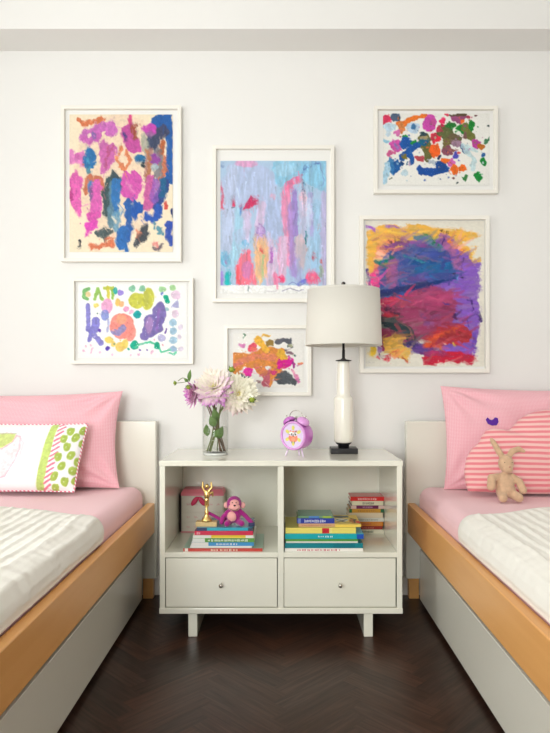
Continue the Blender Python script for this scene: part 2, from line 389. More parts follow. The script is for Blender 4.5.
A_ = """
e 235,205,180 .5 120,175 45,60
c 216,128,88 1 1.8 79.5,120.5 85,124 94,123 103,119
c 205,118,190 1 3.4 84,139 86,133 95,131 103,126 110,126 113,130 109,133
c 205,110,185 1 2.6 84,139 92,140 98,136
c 240,220,205 1 1.4 89.5,134.5
c 90,110,160 .6 .9 94,133 94,138
p 224,140,195 1 69,149 74,155 79,154 83,152 85,160 84,167 77,163 69,163
c 205,100,170 .7 1.5 77,157 80,157
e 52,120,175 1 90,158 5.4,10.2 8
c 90,170,200 .8 .8 88,158 88,162
c 60,125,150 .8 1.4 89,168 89.5,173
p 205,115,178 1 101,142 104,139 108,145 112,142 117,149 113,160 106,172 100,173 101,158
c 190,90,130 .7 .6 108,146 106,168
c 190,90,130 .7 .6 113,145 108,155
c 222,140,100 1 .9 121,147 117,158 119,167 126,168 129,160 127,150
c 222,140,100 1 .9 116,161 121,165 124,170
p 200,92,165 1 131,121 133,124 138,140 141,152 134,153 124,144 120,136 122,128
c 215,80,140 1 1 130.5,115 131,122
c 165,88,70 1 1.9 133.5,127 135,138
c 75,65,130 1 1 124,134 125,140
p 45,105,175 1 152,119 157,115 171,114.5 172.5,135 172.5,182 165,182 167,160 168,140 158,132 153,126
e 75,80,110 1 162,133 7.5,6
e 72,82,110 1 153,142 5.5,6.5
e 205,85,185 1 150,129 6.3,4.6
e 160,110,160 .8 150,134 3,2
c 195,110,68 1 2.2 163,143 160,153
e 165,170,155 .8 145,145 3,8
c 175,125,120 .8 3 149,150 148,170 150,200
c 120,120,130 .8 3 157,152 160,165 158,178
c 190,130,90 .9 1.2 147,150 150,165 148,180
e 45,118,165 1 139,159.5 4.6,2.6
e 50,65,75 1 143.5,165 2,2
e 155,80,165 1 155,159 4,5
c 205,120,90 .9 1.2 164,157 166,168 160,180
e 170,190,200 .8 155,167 3.5,3.5
p 215,98,180 1 124,172 127,171 129,176 134,171 140,178 141,190 137,196 131,202 127,199 121,192 118,187
c 235,170,200 .6 .7 126,182 134,192
p 75,92,100 1 113,170 119,176 122,186 116,194 108,188 110,180
c 60,85,150 1 4.2 165,182 161,194 155,204
c 40,110,150 .9 2.5 164,180 162,195
c 205,105,165 1 4.2 151,180 149,195 147,205
c 150,100,185 .8 2.5 156,182 154,200
p 40,98,178 1 133,199 141,204 144,209 139,215 136,221 132,214
c 50,98,185 1 3.6 147,216 152,220 157,216 158,208
c 235,225,215 1 1.2 149,213
c 215,90,80 1 1 165,202 165.5,207
c 50,105,175 1 2.8 128,203 129,225 128,240
c 55,118,185 1 4.6 123,232 121,245
c 55,118,185 1 1.8 126,246 127,251
p 80,85,92 1 145,223 148,228 147.5,239 141,243 135,247 136,238
c 58,90,178 1 3 170,224 168,236 171,242
c 40,60,120 1 1.2 172,210 173,216
c 90,150,170 .9 1 158,228 161,233
c 90,150,170 .9 .8 153,224 154,227
c 80,70,90 .8 .5 153,247 157,249 163,245
c 225,130,130 .8 .6 152,244 156,242 158,246
c 225,140,110 .8 .6 136,230 141,233 136,237
p 226,110,182 1 76,171 81,180 80.5,205 79,219 75,209 70,200 69.5,182
c 190,70,140 .8 .8 70.5,184 70.5,200
c 70,140,195 1 1.8 91,181 92,190
c 205,125,95 1 1.7 87,193 86,181 92,177 100,179 102,190
c 222,110,185 1 4.2 96,184 96,214
c 90,90,130 .6 .8 92,190 92,200
c 215,95,175 1 3 90,216 98,215
p 226,88,188 1 85,224 94,219 99,222 97,229 90,232 86,237
c 72,95,98 1 3.6 109,182 106,195 107,212
c 105,140,155 1 2 112,184 110,225
c 60,125,185 1 3.6 117,182 115,200 118,213
c 120,165,190 .9 3 117,215 116,228
c 235,225,205 .9 .8 118,205 120,212
c 235,225,205 .9 .7 113,218 116,222
p 82,98,100 1 95,234 105,228 112,231 108,236 103,242 101,237
c 222,130,95 1 .9 90,246 100,246 113,242
c 222,130,95 1 .8 91,249 113,245
c 222,130,95 1 .7 105,240 114,238
c 60,60,70 1 .6 80.5,241 79.3,246
"""
picture('upright framed painting on cream paper with magenta, blue and grey dabs', 60.5, 105, 181, 261.5, (69.5, 114.5, 172.7, 252), (245, 230, 204), A_, seed=3, amt=(1.8, 2.8), warp=1.6, grow=.75, st=(420, 80, 28, 7, .8, 50, 5))
B_ = """
c 120,185,110 .9 1.6 89,288.5 84,291 83.5,297 88,299
e 225,190,110 .6 88,294 3,3
c 150,195,90 .9 1.5 95,299 98,288 102,299
c 190,205,80 .9 1.5 104,288 113,288
c 215,205,80 .9 1.6 108,288 108,299
c 150,200,90 .9 1.5 112,290 113,298
e 50,178,170 .95 115.5,291 2.6,4
e 150,130,212 .9 121,293 3,3
e 243,195,90 .8 118,302 2.5,4
e 243,180,120 .8 121.5,304 2.3,3
e 236,170,208 .9 107,306 6.2,7.5
e 135,148,212 .85 105,315 4,5.5
e 240,220,120 .9 96,305.5 2.6,2.2
c 145,140,212 .95 2.3 87.5,306 88,320 88,330
c 140,135,210 .95 4 96,321 95,329
c 145,140,212 .95 2.8 88,327 94,335 101,343
c 140,135,210 .95 2.3 91,332 89,340
e 110,80,185 1 99.8,330.5 1.8,1.8
e 105,78,190 1 107.5,348.5 2.4,2.4
e 250,152,142 .95 122,326 12.5,13
e 250,155,145 .95 129,333 7,8
e 250,190,140 .5 121,319 5,5
c 145,150,205 .85 3.2 114,332 118,333 123,328
c 175,178,222 .8 1 108,320 108,332
e 245,215,110 .9 109,340 4.2,3
e 245,215,120 .9 113,344 2.5,3
e 245,205,110 .9 120,347 5,5
e 245,215,110 .9 125,344 3.5,4.5
c 236,190,215 .9 1.2 86,346
c 236,190,215 .9 1.2 91,345
c 236,190,215 .9 1.2 84,351
c 236,190,215 .9 1.1 91,352 93,348
c 236,190,215 .9 1 100,352
c 236,190,215 .9 1.2 112,355
c 236,190,215 .9 1.1 131,355
e 20,178,150 1 134.5,345 4.2,4.6
e 205,205,78 .92 137,301 8.5,8
e 205,205,78 .92 148,299 6,11 8
e 185,185,90 .6 146,298 3,8
e 130,195,160 .85 132.5,289 3,3.2
e 130,195,160 .85 142.5,289 3,3.2
e 240,165,205 .9 126,309 2.8,2.5
e 240,190,215 .9 131,312 2.3,2
e 18,170,172 1 137.5,314.5 3.6,4
e 132,118,182 .95 159,315 7,13 6
c 132,118,182 .95 6 159,320 150,320 148,332
e 132,118,182 .95 144,337 4,4
c 132,118,182 .95 5 158,328 150,332
e 190,150,198 .75 149,325 3.6,9
c 160,115,190 .6 1.5 159,310 157,330
e 165,212,155 .9 162,289 3.8,3
e 165,212,150 .9 172.5,288 3.2,3
e 120,140,210 .9 162,293.5 1.8,1.8
c 10,182,150 1 2.3 166,297 168,302
e 232,205,226 .9 176,295 5,4.5
p 175,175,215 .9 178,299 179,308 171,307
e 230,208,226 .9 175,314 3.6,4
e 165,198,220 .9 173,322.5 3.7,3.6
e 165,198,220 .9 173,330.5 3.7,3.5
e 165,198,220 .9 173,340 3.6,4.2
e 160,188,215 .9 173,349 3.7,2.6
e 226,214,230 .8 180.5,327 3,3
e 226,214,230 .8 179,337 2.5,2.5
e 226,214,230 .8 180.5,349 2.5,2.5
c 105,70,165 1 .9 165,333 166.2,329
e 190,185,222 .9 161.5,338 3.6,3.5
e 150,190,200 .8 167,309 2,1.6
c 100,208,168 1 1 135,347 142,344 150,342 157,345 161,352 170,350
c 120,215,180 1 .9 170,353 174,355 176,352
e 10,175,140 1 157,345.5 2.6,3.6
c 110,80,180 1 1 139.5,350
c 110,80,180 1 .9 147,350
c 236,190,215 .9 1.3 139,354
c 236,190,215 .9 1.2 152,353 153,351
c 240,170,190 .9 .9 154,340
c 240,170,190 .9 .9 163,345
c 70,100,110 1 .7 97,313
c 70,140,110 1 .7 114,344
e 40,170,150 1 128,349 1.3,1.2
"""
picture('small framed watercolour of coral, violet and yellow shapes with painted green letters', 70.5, 277.5, 193, 364, (78, 284, 187, 358), (250, 249, 246), B_, fw=3.6, seed=5, warp=.7, amt=(.5, .5), st=(60, 60, 60, 3, .7, 26))
C_ = """
e 190,198,228 .7 250,185 28,22
p 150,204,230 .95 272,161 326,161 326,195 300,178 286,190 275,185
e 228,168,205 .9 246,163 11.5,4.5
e 130,150,190 .7 223,166 2.5,2
c 195,205,230 .9 6 232,170 228,210 226,250
c 175,215,235 .9 5 240,212 238,245 232,262
c 215,200,228 .9 4 247,215 246,240
e 182,195,226 .9 276,218 14,20
c 222,195,222 .8 4 262,205 258,230
c 170,205,232 .9 6 316,205 317,240 316,275
c 200,190,226 .9 3 324,195 324,285
e 178,215,236 .8 285,170 12,6
p 205,55,105 1 243,210 251,194 257,199 258.5,203 251,208
p 232,105,135 1 220.5,182 224.5,200 223.5,209 220.5,209
c 215,70,110 1 1.3 233,200 233.3,206
c 60,60,90 .9 .6 232,208 234,207
c 195,80,140 1 .9 240,206 241.5,209
c 80,140,215 1 1.1 241.5,208 241.5,213
c 238,130,168 1 4 285,197 289,184 298,180
c 236,155,190 .95 5 286,195 288,225 290,262
c 232,170,200 .9 4 281,240 282,275
c 165,138,205 .9 2.6 295,192 295,235
c 240,200,215 .9 4 303,196 303,215
c 200,200,226 .9 4 302,205 304,240
e 218,190,195 .8 300,252 6.5,18
c 180,165,215 .8 2 310,195 312,235
c 178,182,222 .9 3 297,262 300,280
e 58,88,128 1 303.5,185.5 2.1,2.3
e 50,70,120 1 303,191 1.5,1.4
c 175,150,212 .85 3.2 291,205 292,250 294,275
c 226,200,226 .9 3.4 284,240 283,280
c 205,215,236 .8 2.5 309,200 309,225
c 90,115,185 1 .7 302,175 306,168 318,163
c 130,150,200 .8 .5 319,163 323,172 323,184 319,187
c 240,165,190 .8 1.5 272,196 274,199
e 228,198,222 .9 270,262 7,26
e 188,205,232 .8 240,236 6,8
e 120,190,225 .9 245,243 3.5,3
p 252,128,148 1 236,285 237,262 242,252 250,249 252,262 257,285
e 215,140,195 .85 247,270 4.3,10
c 250,100,110 .9 1.6 237,268 238,283
p 242,196,152 1 254,238 267,237 268,262 266,276 261,285 255,276
p 205,172,222 .95 255,237 260,224 268,237
c 150,110,190 .9 .5 256,234 260,224 266,234 256,235
c 235,100,95 1 1.6 261,249 262,252
c 170,195,150 .9 1 264,255 262,278
c 175,165,120 .9 .8 259,244
e 115,190,222 .9 225,260 4.8,7
c 210,120,190 .9 1.6 226,262
c 25,188,190 1 2.6 228,274 228,283
c 170,150,220 1 2.3 222,274 222,283
c 180,98,190 .95 1.4 271,249 271,262
c 245,130,170 .95 2.4 275,275 276,284
e 250,85,135 1 282,279 3.4,4
e 250,108,150 1 313,278 7,6.4
e 245,170,185 .9 313,279 1.8,1.8
c 115,120,212 .95 2.2 299,284 305,281
e 210,75,90 1 314,257 2.4,1.5
e 215,95,85 1 321,261 1.4,2.4
c 30,128,140 1 .8 306,231 306,244
c 185,150,140 .9 1.2 307,250
c 195,150,150 .8 1.4 319,228
c 170,185,160 .8 2 321,268 321,275
"""
CM = """
p 247,246,243 1 212,285.3 334,285.3 334,302 212,302
c 150,140,170 .8 .4 282,291 290,288 298,291 303,290
c 120,120,190 .8 .4 288,285 293,282 299,286 305,283
c 245,150,180 .8 1 277,286 277,289
c 90,120,130 .9 .4 249,286 248,291
c 190,180,190 .6 .4 267,291 276,291
"""
picture('tall framed painting of pale blue and lavender streaks with pink marks', 212.5, 145, 334.5, 302, (220.5, 161, 326.3, 293.5), (247, 246, 243), C_, seed=8, post=CM, warp=1.0, streak=(1, 5), amt=(2.5, 7), st=(260, 88, 10, 16, .8, 0, 6), bg=(184, 208, 232))
D_ = """
p 225,62,105 1 383,116 389,115.5 391,120 386,123 383,125
e 88,108,135 1 395,117 4.4,3.6
c 70,80,90 .9 .8 399,117 399,121
c 236,128,45 1 2.2 398,124 405,124 413,118 424,116
c 220,140,80 1 2.6 401,125 401,130
e 208,85,178 1 429.5,123 6,7.2
e 190,90,140 .7 432,122 2,2
e 192,216,230 .9 390,127 5,3.5
e 188,210,228 .9 413,128 6,4
e 60,120,170 .9 414,127 1.6,1
e 150,195,215 1 387,142 3.2,1.8
c 195,216,230 .8 1.5 388,126 388,135
e 215,120,180 1 397,133.5 2,2.4
e 212,92,175 1 396,145.5 4.6,6
e 150,130,190 .8 396,146 1.6,2
e 210,100,150 1 389.5,153 1.8,3
c 210,100,150 1 .7 394,152 393,154
e 35,150,60 1 405.5,136.5 2.2,1.2
e 25,95,172 1 406.5,143 5.6,5
e 25,145,60 1 414,142.5 3,2.8
c 25,95,170 1 2.4 422,143 410,151 401,158
c 25,95,170 1 2.6 410,155 412,161
e 130,120,40 1 404.5,157 2,2.2
e 28,98,165 1 395,167 4.4,6.2
c 60,130,185 .9 2.4 390,160 392,170
c 170,206,226 .9 2.8 387,165 385,181
e 30,80,140 1 401,164 1,1.8
c 112,112,62 1 4.4 424,137 426,146 428,157
e 35,70,80 1 423,134 3,2
e 20,105,140 1 424,142 3.6,3.6
e 190,170,130 .8 424,137.5 2.6,1.6
e 190,80,90 1 419,158 3.2,2
e 242,110,38 1 434.5,151 4.6,6.6
e 228,48,78 1 436,138 4.4,4
c 200,60,80 1 1 431,139 437,136
c 22,88,168 1 3.2 421,170 427,173 434,172 446,168
e 22,80,150 1 441,165.5 5,4.5
c 180,190,200 .9 1 429,162 435,163
e 105,112,68 1 446,132 8,6.5
e 115,100,75 1 453,139 6.5,6
e 40,130,55 1 451,126 4,3.6
e 195,60,95 1 439,130 2.2,2.4
e 238,55,110 1 442,121 3,2.6
c 200,50,90 1 1 443,126
c 235,80,110 1 .7 445,115.5 448,115
p 162,85,132 1 450,114 466,114 466,118 460,123 454,121
c 100,85,60 1 .8 450,114.6 466,114.6
e 240,115,45 1 461.5,121.8 1.8,1.3
e 190,70,100 1 468.5,117.5 1.5,1.3
e 15,138,50 1 461,128.5 4,3.8
c 15,140,50 1 2.2 472,123 470,130
c 120,122,62 1 3 465,127 467,133 473,138
e 130,95,90 1 464,135 2,3
c 128,118,70 1 3 446,142 446,146
e 145,85,105 1 447,151 4.6,4.2
e 165,135,155 1 457,144 4,2.6
e 160,100,95 1 452,150 3,.8
c 45,75,130 1 1.7 462,147 466,151
e 192,75,162 1 476.5,144 4.2,4
e 195,118,40 1 482,147.5 3,3
p 70,130,90 1 484,142 489,137 488,143 486,144
c 198,220,224 .9 1.8 466,150 474,160 473,168
c 198,220,224 .8 1.5 463,146 475,150
e 85,85,190 1 455.5,156 3.2,3.6
c 215,90,90 1 .9 460,153
e 40,100,160 1 483,154.5 1.8,1.4
e 10,145,60 1 483.5,161.5 3,3.8
e 10,145,60 1 478.5,177 3.2,4
e 216,112,188 1 451.5,162.5 2.6,2.7
e 238,120,40 1 445,161 2.6,1.5
c 240,120,38 1 2.6 454,168 456,174
e 240,120,38 1 462,168 3.6,3.6
p 60,130,70 1 462,178 466,176 465,180
c 30,50,90 1 1 440,157
c 60,80,80 1 .7 458,184
c 110,60,60 1 .5 454,179
c 110,60,60 1 .5 476,115
c 60,80,80 1 .6 488,127
e 190,215,226 .8 404,173 2.5,2.2
c 190,160,190 .7 1 410,164
c 90,120,150 1 .7 407,164
c 80,90,60 1 .5 392,178
c 180,90,120 1 .6 400,137
"""
picture('small framed painting of splattered green, blue, orange and magenta drops', 374.3, 105.5, 498.3, 193, (383, 113.5, 489.5, 185.5), (240, 238, 232), D_, seed=11, warp=1.7, amt=(.6, .6), grow=.6, st=(60, 40, 90, 4, .8, 130), soft=.3)
E_ = """
p 240,186,82 1 367,232 382,225 398,223.5 403,228 410,224 424,225 440,229 460,230 477,232 480,235 476,238 462,241 470,250 474,262 480,258 482,262 470,268 455,255 430,245 400,248 385,250 372,282 366.5,262
p 238,150,115 1 376,242 392,240 397,255 386,285 373,277
e 245,175,150 .9 380,255 4,7
e 236,75,150 1 378,279 8.5,9.5
e 245,120,90 .8 384,275 3,6
c 172,110,202 1 1.7 366,227 377,231
c 165,110,190 1 1.3 386,226 400,228 405,231
c 200,130,120 .6 1.6 372,240 385,236 400,238
p 142,98,196 1 440,234 450,236 468,255 473,264 481,263 480,285 478,300 481,318 476,350 474,358 440,356 420,300 430,250
c 180,110,160 .9 4 443,238 452,252 460,268
p 168,68,112 1 381,300 400,290 430,286 452,290 456,305 452,322 440,327 415,345 381,350
p 68,90,158 1 388,252 412,244 430,239 446,252 456,272 448,281 425,284 405,296 382,302 380,285 379,270 384,256
c 175,98,150 .85 5 394,264 391,284
c 200,110,130 .7 2 388,268 389,282
e 5,130,120 1 384,263 5.2,4.2
e 30,120,90 .8 391,258 2,3
c 95,140,155 1 3.4 417,236 430,241 440,249
c 40,140,100 1 1 424,233 431,237 438,246
c 142,80,152 1 2.2 384,247 400,243.5 425,245
c 150,60,130 .8 1.2 393,250 402,249
c 120,70,70 1 .6 390,239 390,243
c 120,70,70 1 .6 394,237 394,243
c 120,70,70 1 .6 399,239 399,243
c 32,108,162 1 4 418,270 450,266
c 70,90,170 1 2.4 415,255 446,254
c 30,90,150 1 2.5 410,262 440,262
c 60,150,160 .8 1 404,256 425,262
c 150,110,150 .7 1 405,252 440,262
c 60,80,150 .9 2 446,252 442,268
c 20,62,128 1 1.6 428,284 445,282 456,277
c 42,56,118 1 3 381,294 400,289 428,285
c 110,80,150 .9 2.5 410,278 425,280
c 225,58,102 1 4 384,302 400,298
c 215,90,110 .8 2.5 395,295 402,305
c 185,70,120 .9 5 415,298 445,300
c 210,95,135 .8 1 410,305 430,297 450,303
c 150,60,100 .8 1.5 412,308 435,312 448,308
c 130,80,140 .8 2 420,315 430,325
c 80,48,78 1 2 386,309 398,315
c 205,60,80 1 2.2 385,315 396,317
c 40,68,74 1 5.4 382,322 395,325 408,332 414,343
c 160,110,112 1 .9 383,319 400,322 411,330 415,343
c 150,60,90 .9 3.5 384,333 396,336
c 105,68,152 1 5 412,346 425,350 432,352
c 60,60,110 .9 2 404,344 414,345
p 192,58,72 1 422,338 445,322 465,325 473,335 465,345 440,346 424,348
c 222,95,58 1 2.2 424,346 440,336 458,328
c 160,50,60 .8 2 445,335 465,336
c 230,150,60 .8 1.2 440,345 442,352
p 206,28,68 1 422,357 430,352 445,350 470,352 477,358 473,365 450,362 424,365
c 190,60,120 .9 2.4 425,354 445,353
e 138,102,202 1 449,348 5.4,4
e 138,102,202 1 466,348 6,6
c 120,85,190 1 2 475,335 474,348
c 235,200,80 1 .9 453,344 455,347
c 240,200,190 .9 1 445,344
p 238,190,92 1 383,338 400,335 404,345 411,352 408,361 395,357 384,352
c 240,130,90 .8 1.2 392,352 400,350
e 245,205,68 1 373,351 3,5.4
e 165,120,190 .9 379,350 2,4
p 226,55,78 1 383,357 390,353 391,358 388,362
e 230,90,110 1 378,358 2,2
c 60,50,90 1 .7 380,355 382,357
c 200,90,60 1 .8 396,351 399,359
c 200,90,60 1 .8 400,355 408,362
c 92,72,142 1 1.5 367,270 368.5,285
c 80,48,130 1 .8 464,258 462,262 462,275
c 80,48,130 1 .7 443,238 442,245
c 90,60,150 1 .8 449,255 450,263
c 80,48,130 1 .8 468,300 473,303 472,311
c 60,30,110 1 1.2 454,313 455,320
c 60,30,110 1 1.2 479,313 481,321
c 110,80,180 1 .7 468,318 469,326
c 90,60,150 1 .7 443,303 448,306
c 35,30,40 1 .9 441,232
c 35,30,40 1 .9 447,232.5
c 25,30,60 1 1.1 455,274
c 25,30,60 1 1.1 462,277.5
c 100,160,210 .9 1.3 458,277
c 246,198,72 1 1.5 475,247 472,256 468,254
c 246,150,80 1 2 448,240 458,247 463,252
c 250,190,190 1 .9 455,243 457,245
c 245,215,90 1 1.1 474,262 480,259
c 170,165,170 .6 .4 368,363 373,363
"""
picture('upright framed painting thickly covered in purple, blue, red and yellow paint', 359.8, 215.3, 489.8, 372.8, (365.5, 221, 484, 366.5), (238, 233, 220), E_, seed=14, warp=1.3, streak=(4, 1), amt=(5.5, 3), fw=4, st=(330, -12, 26, 18, 2.0, 12, 9))
F_ = """
p 226,150,76 1 233,352 245,354 256,352 264,346 272,348 283,350 286,358 280,366 281,371 275,378 270,386 264,386 262,376 256,370 243,366 237,375 233,372
c 238,185,75 1 2.6 257,338 262,343 267,350
c 236,190,90 1 .8 262,336 268,335
c 240,195,70 .8 2.5 279,352 284,357
c 228,140,115 .8 2.6 238,362 258,356 275,358
c 215,120,130 .8 2 233,366 240,364
c 206,110,128 1 3.6 267,371 266,383
c 215,135,90 .9 3 258,367 266,373
e 222,28,150 1 284,364 6.2,5
e 222,28,160 1 289,361 3,4
c 170,60,150 1 .8 292,362 294,366
e 236,58,172 1 248,371.5 4.8,3.6
e 215,70,130 1 274,372 2.4,2
e 93,98,104 1 284,378 8,6
e 93,98,104 1 293,381 3.4,3.2
c 110,110,120 1 1.6 277,342 284,341
e 105,108,118 1 288,341 3.4,3
c 238,95,120 1 2.5 251,349 255,345
e 240,130,110 .9 254,349 2.4,2
e 165,135,70 1 270,343 3,3
e 220,140,190 1 242,345 2.2,1.3
e 150,120,130 1 290,353 2.8,1.4
c 110,150,120 1 .7 244,336
c 80,110,100 1 .8 295,355
c 90,110,110 1 .7 288,346 292,346
c 235,130,190 .9 1 295,374 299,382
c 235,160,190 .8 .8 293,370 296,376
c 240,150,90 1 .9 299,364 302,364
e 120,130,130 1 247,377 3,1.3
c 120,130,130 1 .6 240,374 245,377
c 150,190,140 1 .6 242,380
e 170,140,140 1 259,382 1.8,2
e 245,243,238 1 268,368.5 2.2,1.4
e 180,180,150 1 290,345 2,1.2
"""
picture('smallest framed painting with an orange splash and grey and magenta drops, behind the dahlias', 224, 325, 311.5, 395.8, (233, 333, 303.5, 387.5), (244, 241, 236), F_, fw=3.6, seed=17, warp=1.5, amt=(.8, .5), grow=.5, st=(90, -10, 30, 7, .8, 50))
# ---------------------------------------------------------------- cabinet
YC = 2.43; YB = 2.885; TOP = .689; SH = .331
cab = thing('storage_cabinet', 'white lacquered cabinet with two open cubbies over two drawers, between the two beds', 'cabinet', (0, YC, 0))
D_ = YB-YC
obj('top_panel', box(-.476, .476, 0, D_, TOP-.0215, TOP, .003, 3), CABIN, cab)
for s in (-1, 1): obj('side_panel', box(min(s*.473, s*.452), max(s*.473, s*.452), .002, D_, .115, TOP-.0215, .0015), CABIN, cab)
obj('divider', box(-.0125, .0105, .004, D_-.012, .115, TOP-.0215, .001), CABIN, cab)
obj('back_panel', box(-.452, .452, D_-.012, D_-.001, .115, TOP-.0215), CABIN, cab)
for x0, x1 in ((-.452, -.0125), (.0105, .452)): obj('shelf', box(x0, x1, .004, D_-.012, SH-.02, SH, .001), CABIN, cab)
obj('bottom_panel', box(-.475, .475, 0, D_, .0925, .115, .003, 3), CABIN, cab)
for s, x0, x1 in ((-1, -.363, -.327), (1, .3235, .3595)): obj('leg', box(x0, x1, .008, D_-.03, 0, .0925, .003), CABIN, cab)
for x0, x1, kx in ((-.4495, -.0155, -.2325), (.0125, .4475, .2295)):
    d = obj('drawer', box(x0, x1, .006, .026, .1185, SH-.0235, .0012), CABIN, cab)
    # drawer box behind the front
    obj('drawer_box', box(x0+.015, x1-.015, .026, D_-.05, .125, .28), mat('drawer_inner', (225, 220, 205), .6), d)
    M = Matrix.Rotation(PI/2, 3, 'X')
    obj('knob', lathe([(0, -.006), (.0035, -.006), (.0035, .008), (.006, .011), (.0085, .016), (.0085, .020), (.006, .0235), (0, .0245)], 20, (kx, 0, .208), M=M), CHROME, d, True)
# ---------------------------------------------------------------- beds
CREAM = mat('quilt_cotton', (248, 245, 235), .9, spec=.15, sheen=.2, bump=.4, bscale=260)
def bed(s, label):
    xs = lambda a, b: (min(s*a, s*b), max(s*a, s*b))
    r = thing('bed', label, 'bed', (s*1.12, 1.9, 0)); ox, oy = s*1.12, 1.9
    def P(name, x, y0, y1, z0, z1, m, bev=.003, par=None):
        return obj(name, box(x[0]-ox, x[1]-ox, y0-oy, y1-oy, z0, z1, bev, 3), m, par or r)
    P('headboard', xs(.575, 1.665), 2.862, 2.906, .093, .815, WHITE, .003)
    for a in (.588, 1.606):
        P('headboard_foot', xs(a, a+.046), 2.866, 2.902, 0, .0928, MAPLE, .002)
    P('side_rail', xs(.58, .615), .84, 2.8615, .305, .441, MAPLE, .004)
    P('side_rail', xs(1.625, 1.66), .84, 2.8615, .305, .441, MAPLE, .004)
    P('footboard', xs(.6155, 1.6245), .84, .875, .305, .441, MAPLE, .004)
    for a in (.62, 1.575): P('leg', xs(a, a+.045), .88, .925, 0, .304, MAPLE)
    P('bed_base', xs(.616, 1.624), .876, 2.861, .31, .33, MAPLE, .002)
    d = P('trundle_drawer', xs(.622, .64), .95, 2.80, .022, .246, WHITE, .0025)
    P('drawer_box', xs(.6405, 1.55), .96, 2.79, .035, .22, mat('drawer_inner', (225, 220, 205), .6), .002, d)
    return r
bed(-1, 'maple railed bed with white headboard and trundle drawer, left of the cabinet')
bed(1, 'maple railed bed with white headboard and trundle drawer, right of the cabinet')
MT = .522; MI = .622; MO = 1.618
def mattress(s, label):
    x0, x1 = (MI, MO); bm = box(x0, x1, .885, 2.852, .331, MT, .055, 8)
    bmesh.ops.subdivide_edges(bm, edges=[e for e in bm.edges if e.calc_length() > .3], cuts=30, use_grid_fill=True)
    uv = bm.loops.layers.uv.new('UVMap')
    for v in bm.verts:
        if v.co.z > .4: v.co.z += .004*noise.noise(Vector((v.co.x*4+s, v.co.y*5, 0)))
    for f in bm.faces:
        n = f.normal
        for l in f.loops:
            c = l.vert.co; l[uv].uv = (c.x, c.y+c.z) if abs(n.x) < .6 else (c.z+c.x, c.y)
    for v in bm.verts: v.co.x *= s
    for v in bm.verts: v.co.x -= s*1.12; v.co.y -= 1.87; v.co.z -= .331
    if s < 0: bmesh.ops.reverse_faces(bm, faces=bm.faces)
    o = obj('mattress', bm, PINKS, None, True); o.location = (s*1.12, 1.87, .331)
    tag(o, label, 'mattress')
mattress(-1, 'mattress in a pink check sheet on the left bed')
mattress(1, 'mattress in a pink check sheet on the right bed')
def quilt(s, label, seed):
    r = .055; prof = []                                # (x, z, nx, nz) path over the mattress from rail side
    zlo = .45; off = .005
    n1 = 8; n2 = 14; n3 = 240
    for i in range(n1): prof.append((MI, zlo+(MT-r-zlo)*i/n1, -1, 0))
    for i in range(n2+1):
        a = PI-(PI/2)*i/n2; prof.append((MI+r+r*math.cos(a), MT-r+r*math.sin(a), math.cos(a), math.sin(a)))
    for i in range(1, n3+1): prof.append((MI+r+(MO-MI-2*r)*i/n3, MT, 0, 1))
    for i in range(1, n2+1):
        a = PI/2-(PI/2)*i/n2; prof.append((MO-r+r*math.cos(a), MT-r+r*math.sin(a), math.cos(a), math.sin(a)))
    P = []; L = 0; ny = 220
    for k, (x, z, nx, nz) in enumerate(prof):
        if k: L += math.hypot(x-prof[k-1][0], z-prof[k-1][1])
        q = max(0, min(1, (1.08-x)/.44)); yh = 2.335-.15*q*q*(3-2*q)-.03*max(0, (MT-z)/.06) + .006*math.sin(x*23+seed)
        row = []
        for j in range(ny):
            t = j/(ny-1); y = yh+(.92-yh)*t
            ph = (L+.010*noise.noise(Vector((x*3, y*5, seed)))+.003*noise.noise(Vector((x*9, y*22, seed))))/.042
            f = ph % 1; a = .0095*math.exp(-((f-.5)/.15)**2)*(.75+.5*noise.noise(Vector((L*9, y*9, seed+4))))
            w = .006*(noise.noise(Vector((x*5, y*4, seed+2)))+1)+.003*noise.noise(Vector((x*22, y*30, seed+7)))
            e = min(1, j/9); fade = 1 if z > MT-.04 else .5
            d = off+(a+w)*e*fade
            row.append((s*(x+nx*d)-s*1.12, y-1.6, z+nz*d-.5))
        P.append(row)
    me = grid_mesh(np.array(P if s > 0 else P[::-1]))
    o = obj('quilt', me, CREAM, None, True); o.location = (s*1.12, 1.6, .5)
    sd = o.modifiers.new('s', 'SOLIDIFY'); sd.thickness = .004; sd.offset = 1 if s > 0 else 1
    tag(o, label, 'quilt')
quilt(-1, 'ivory tucked cotton quilt spread over the left bed', 1.0)
quilt(1, 'ivory tucked cotton quilt spread over the right bed', 5.0)
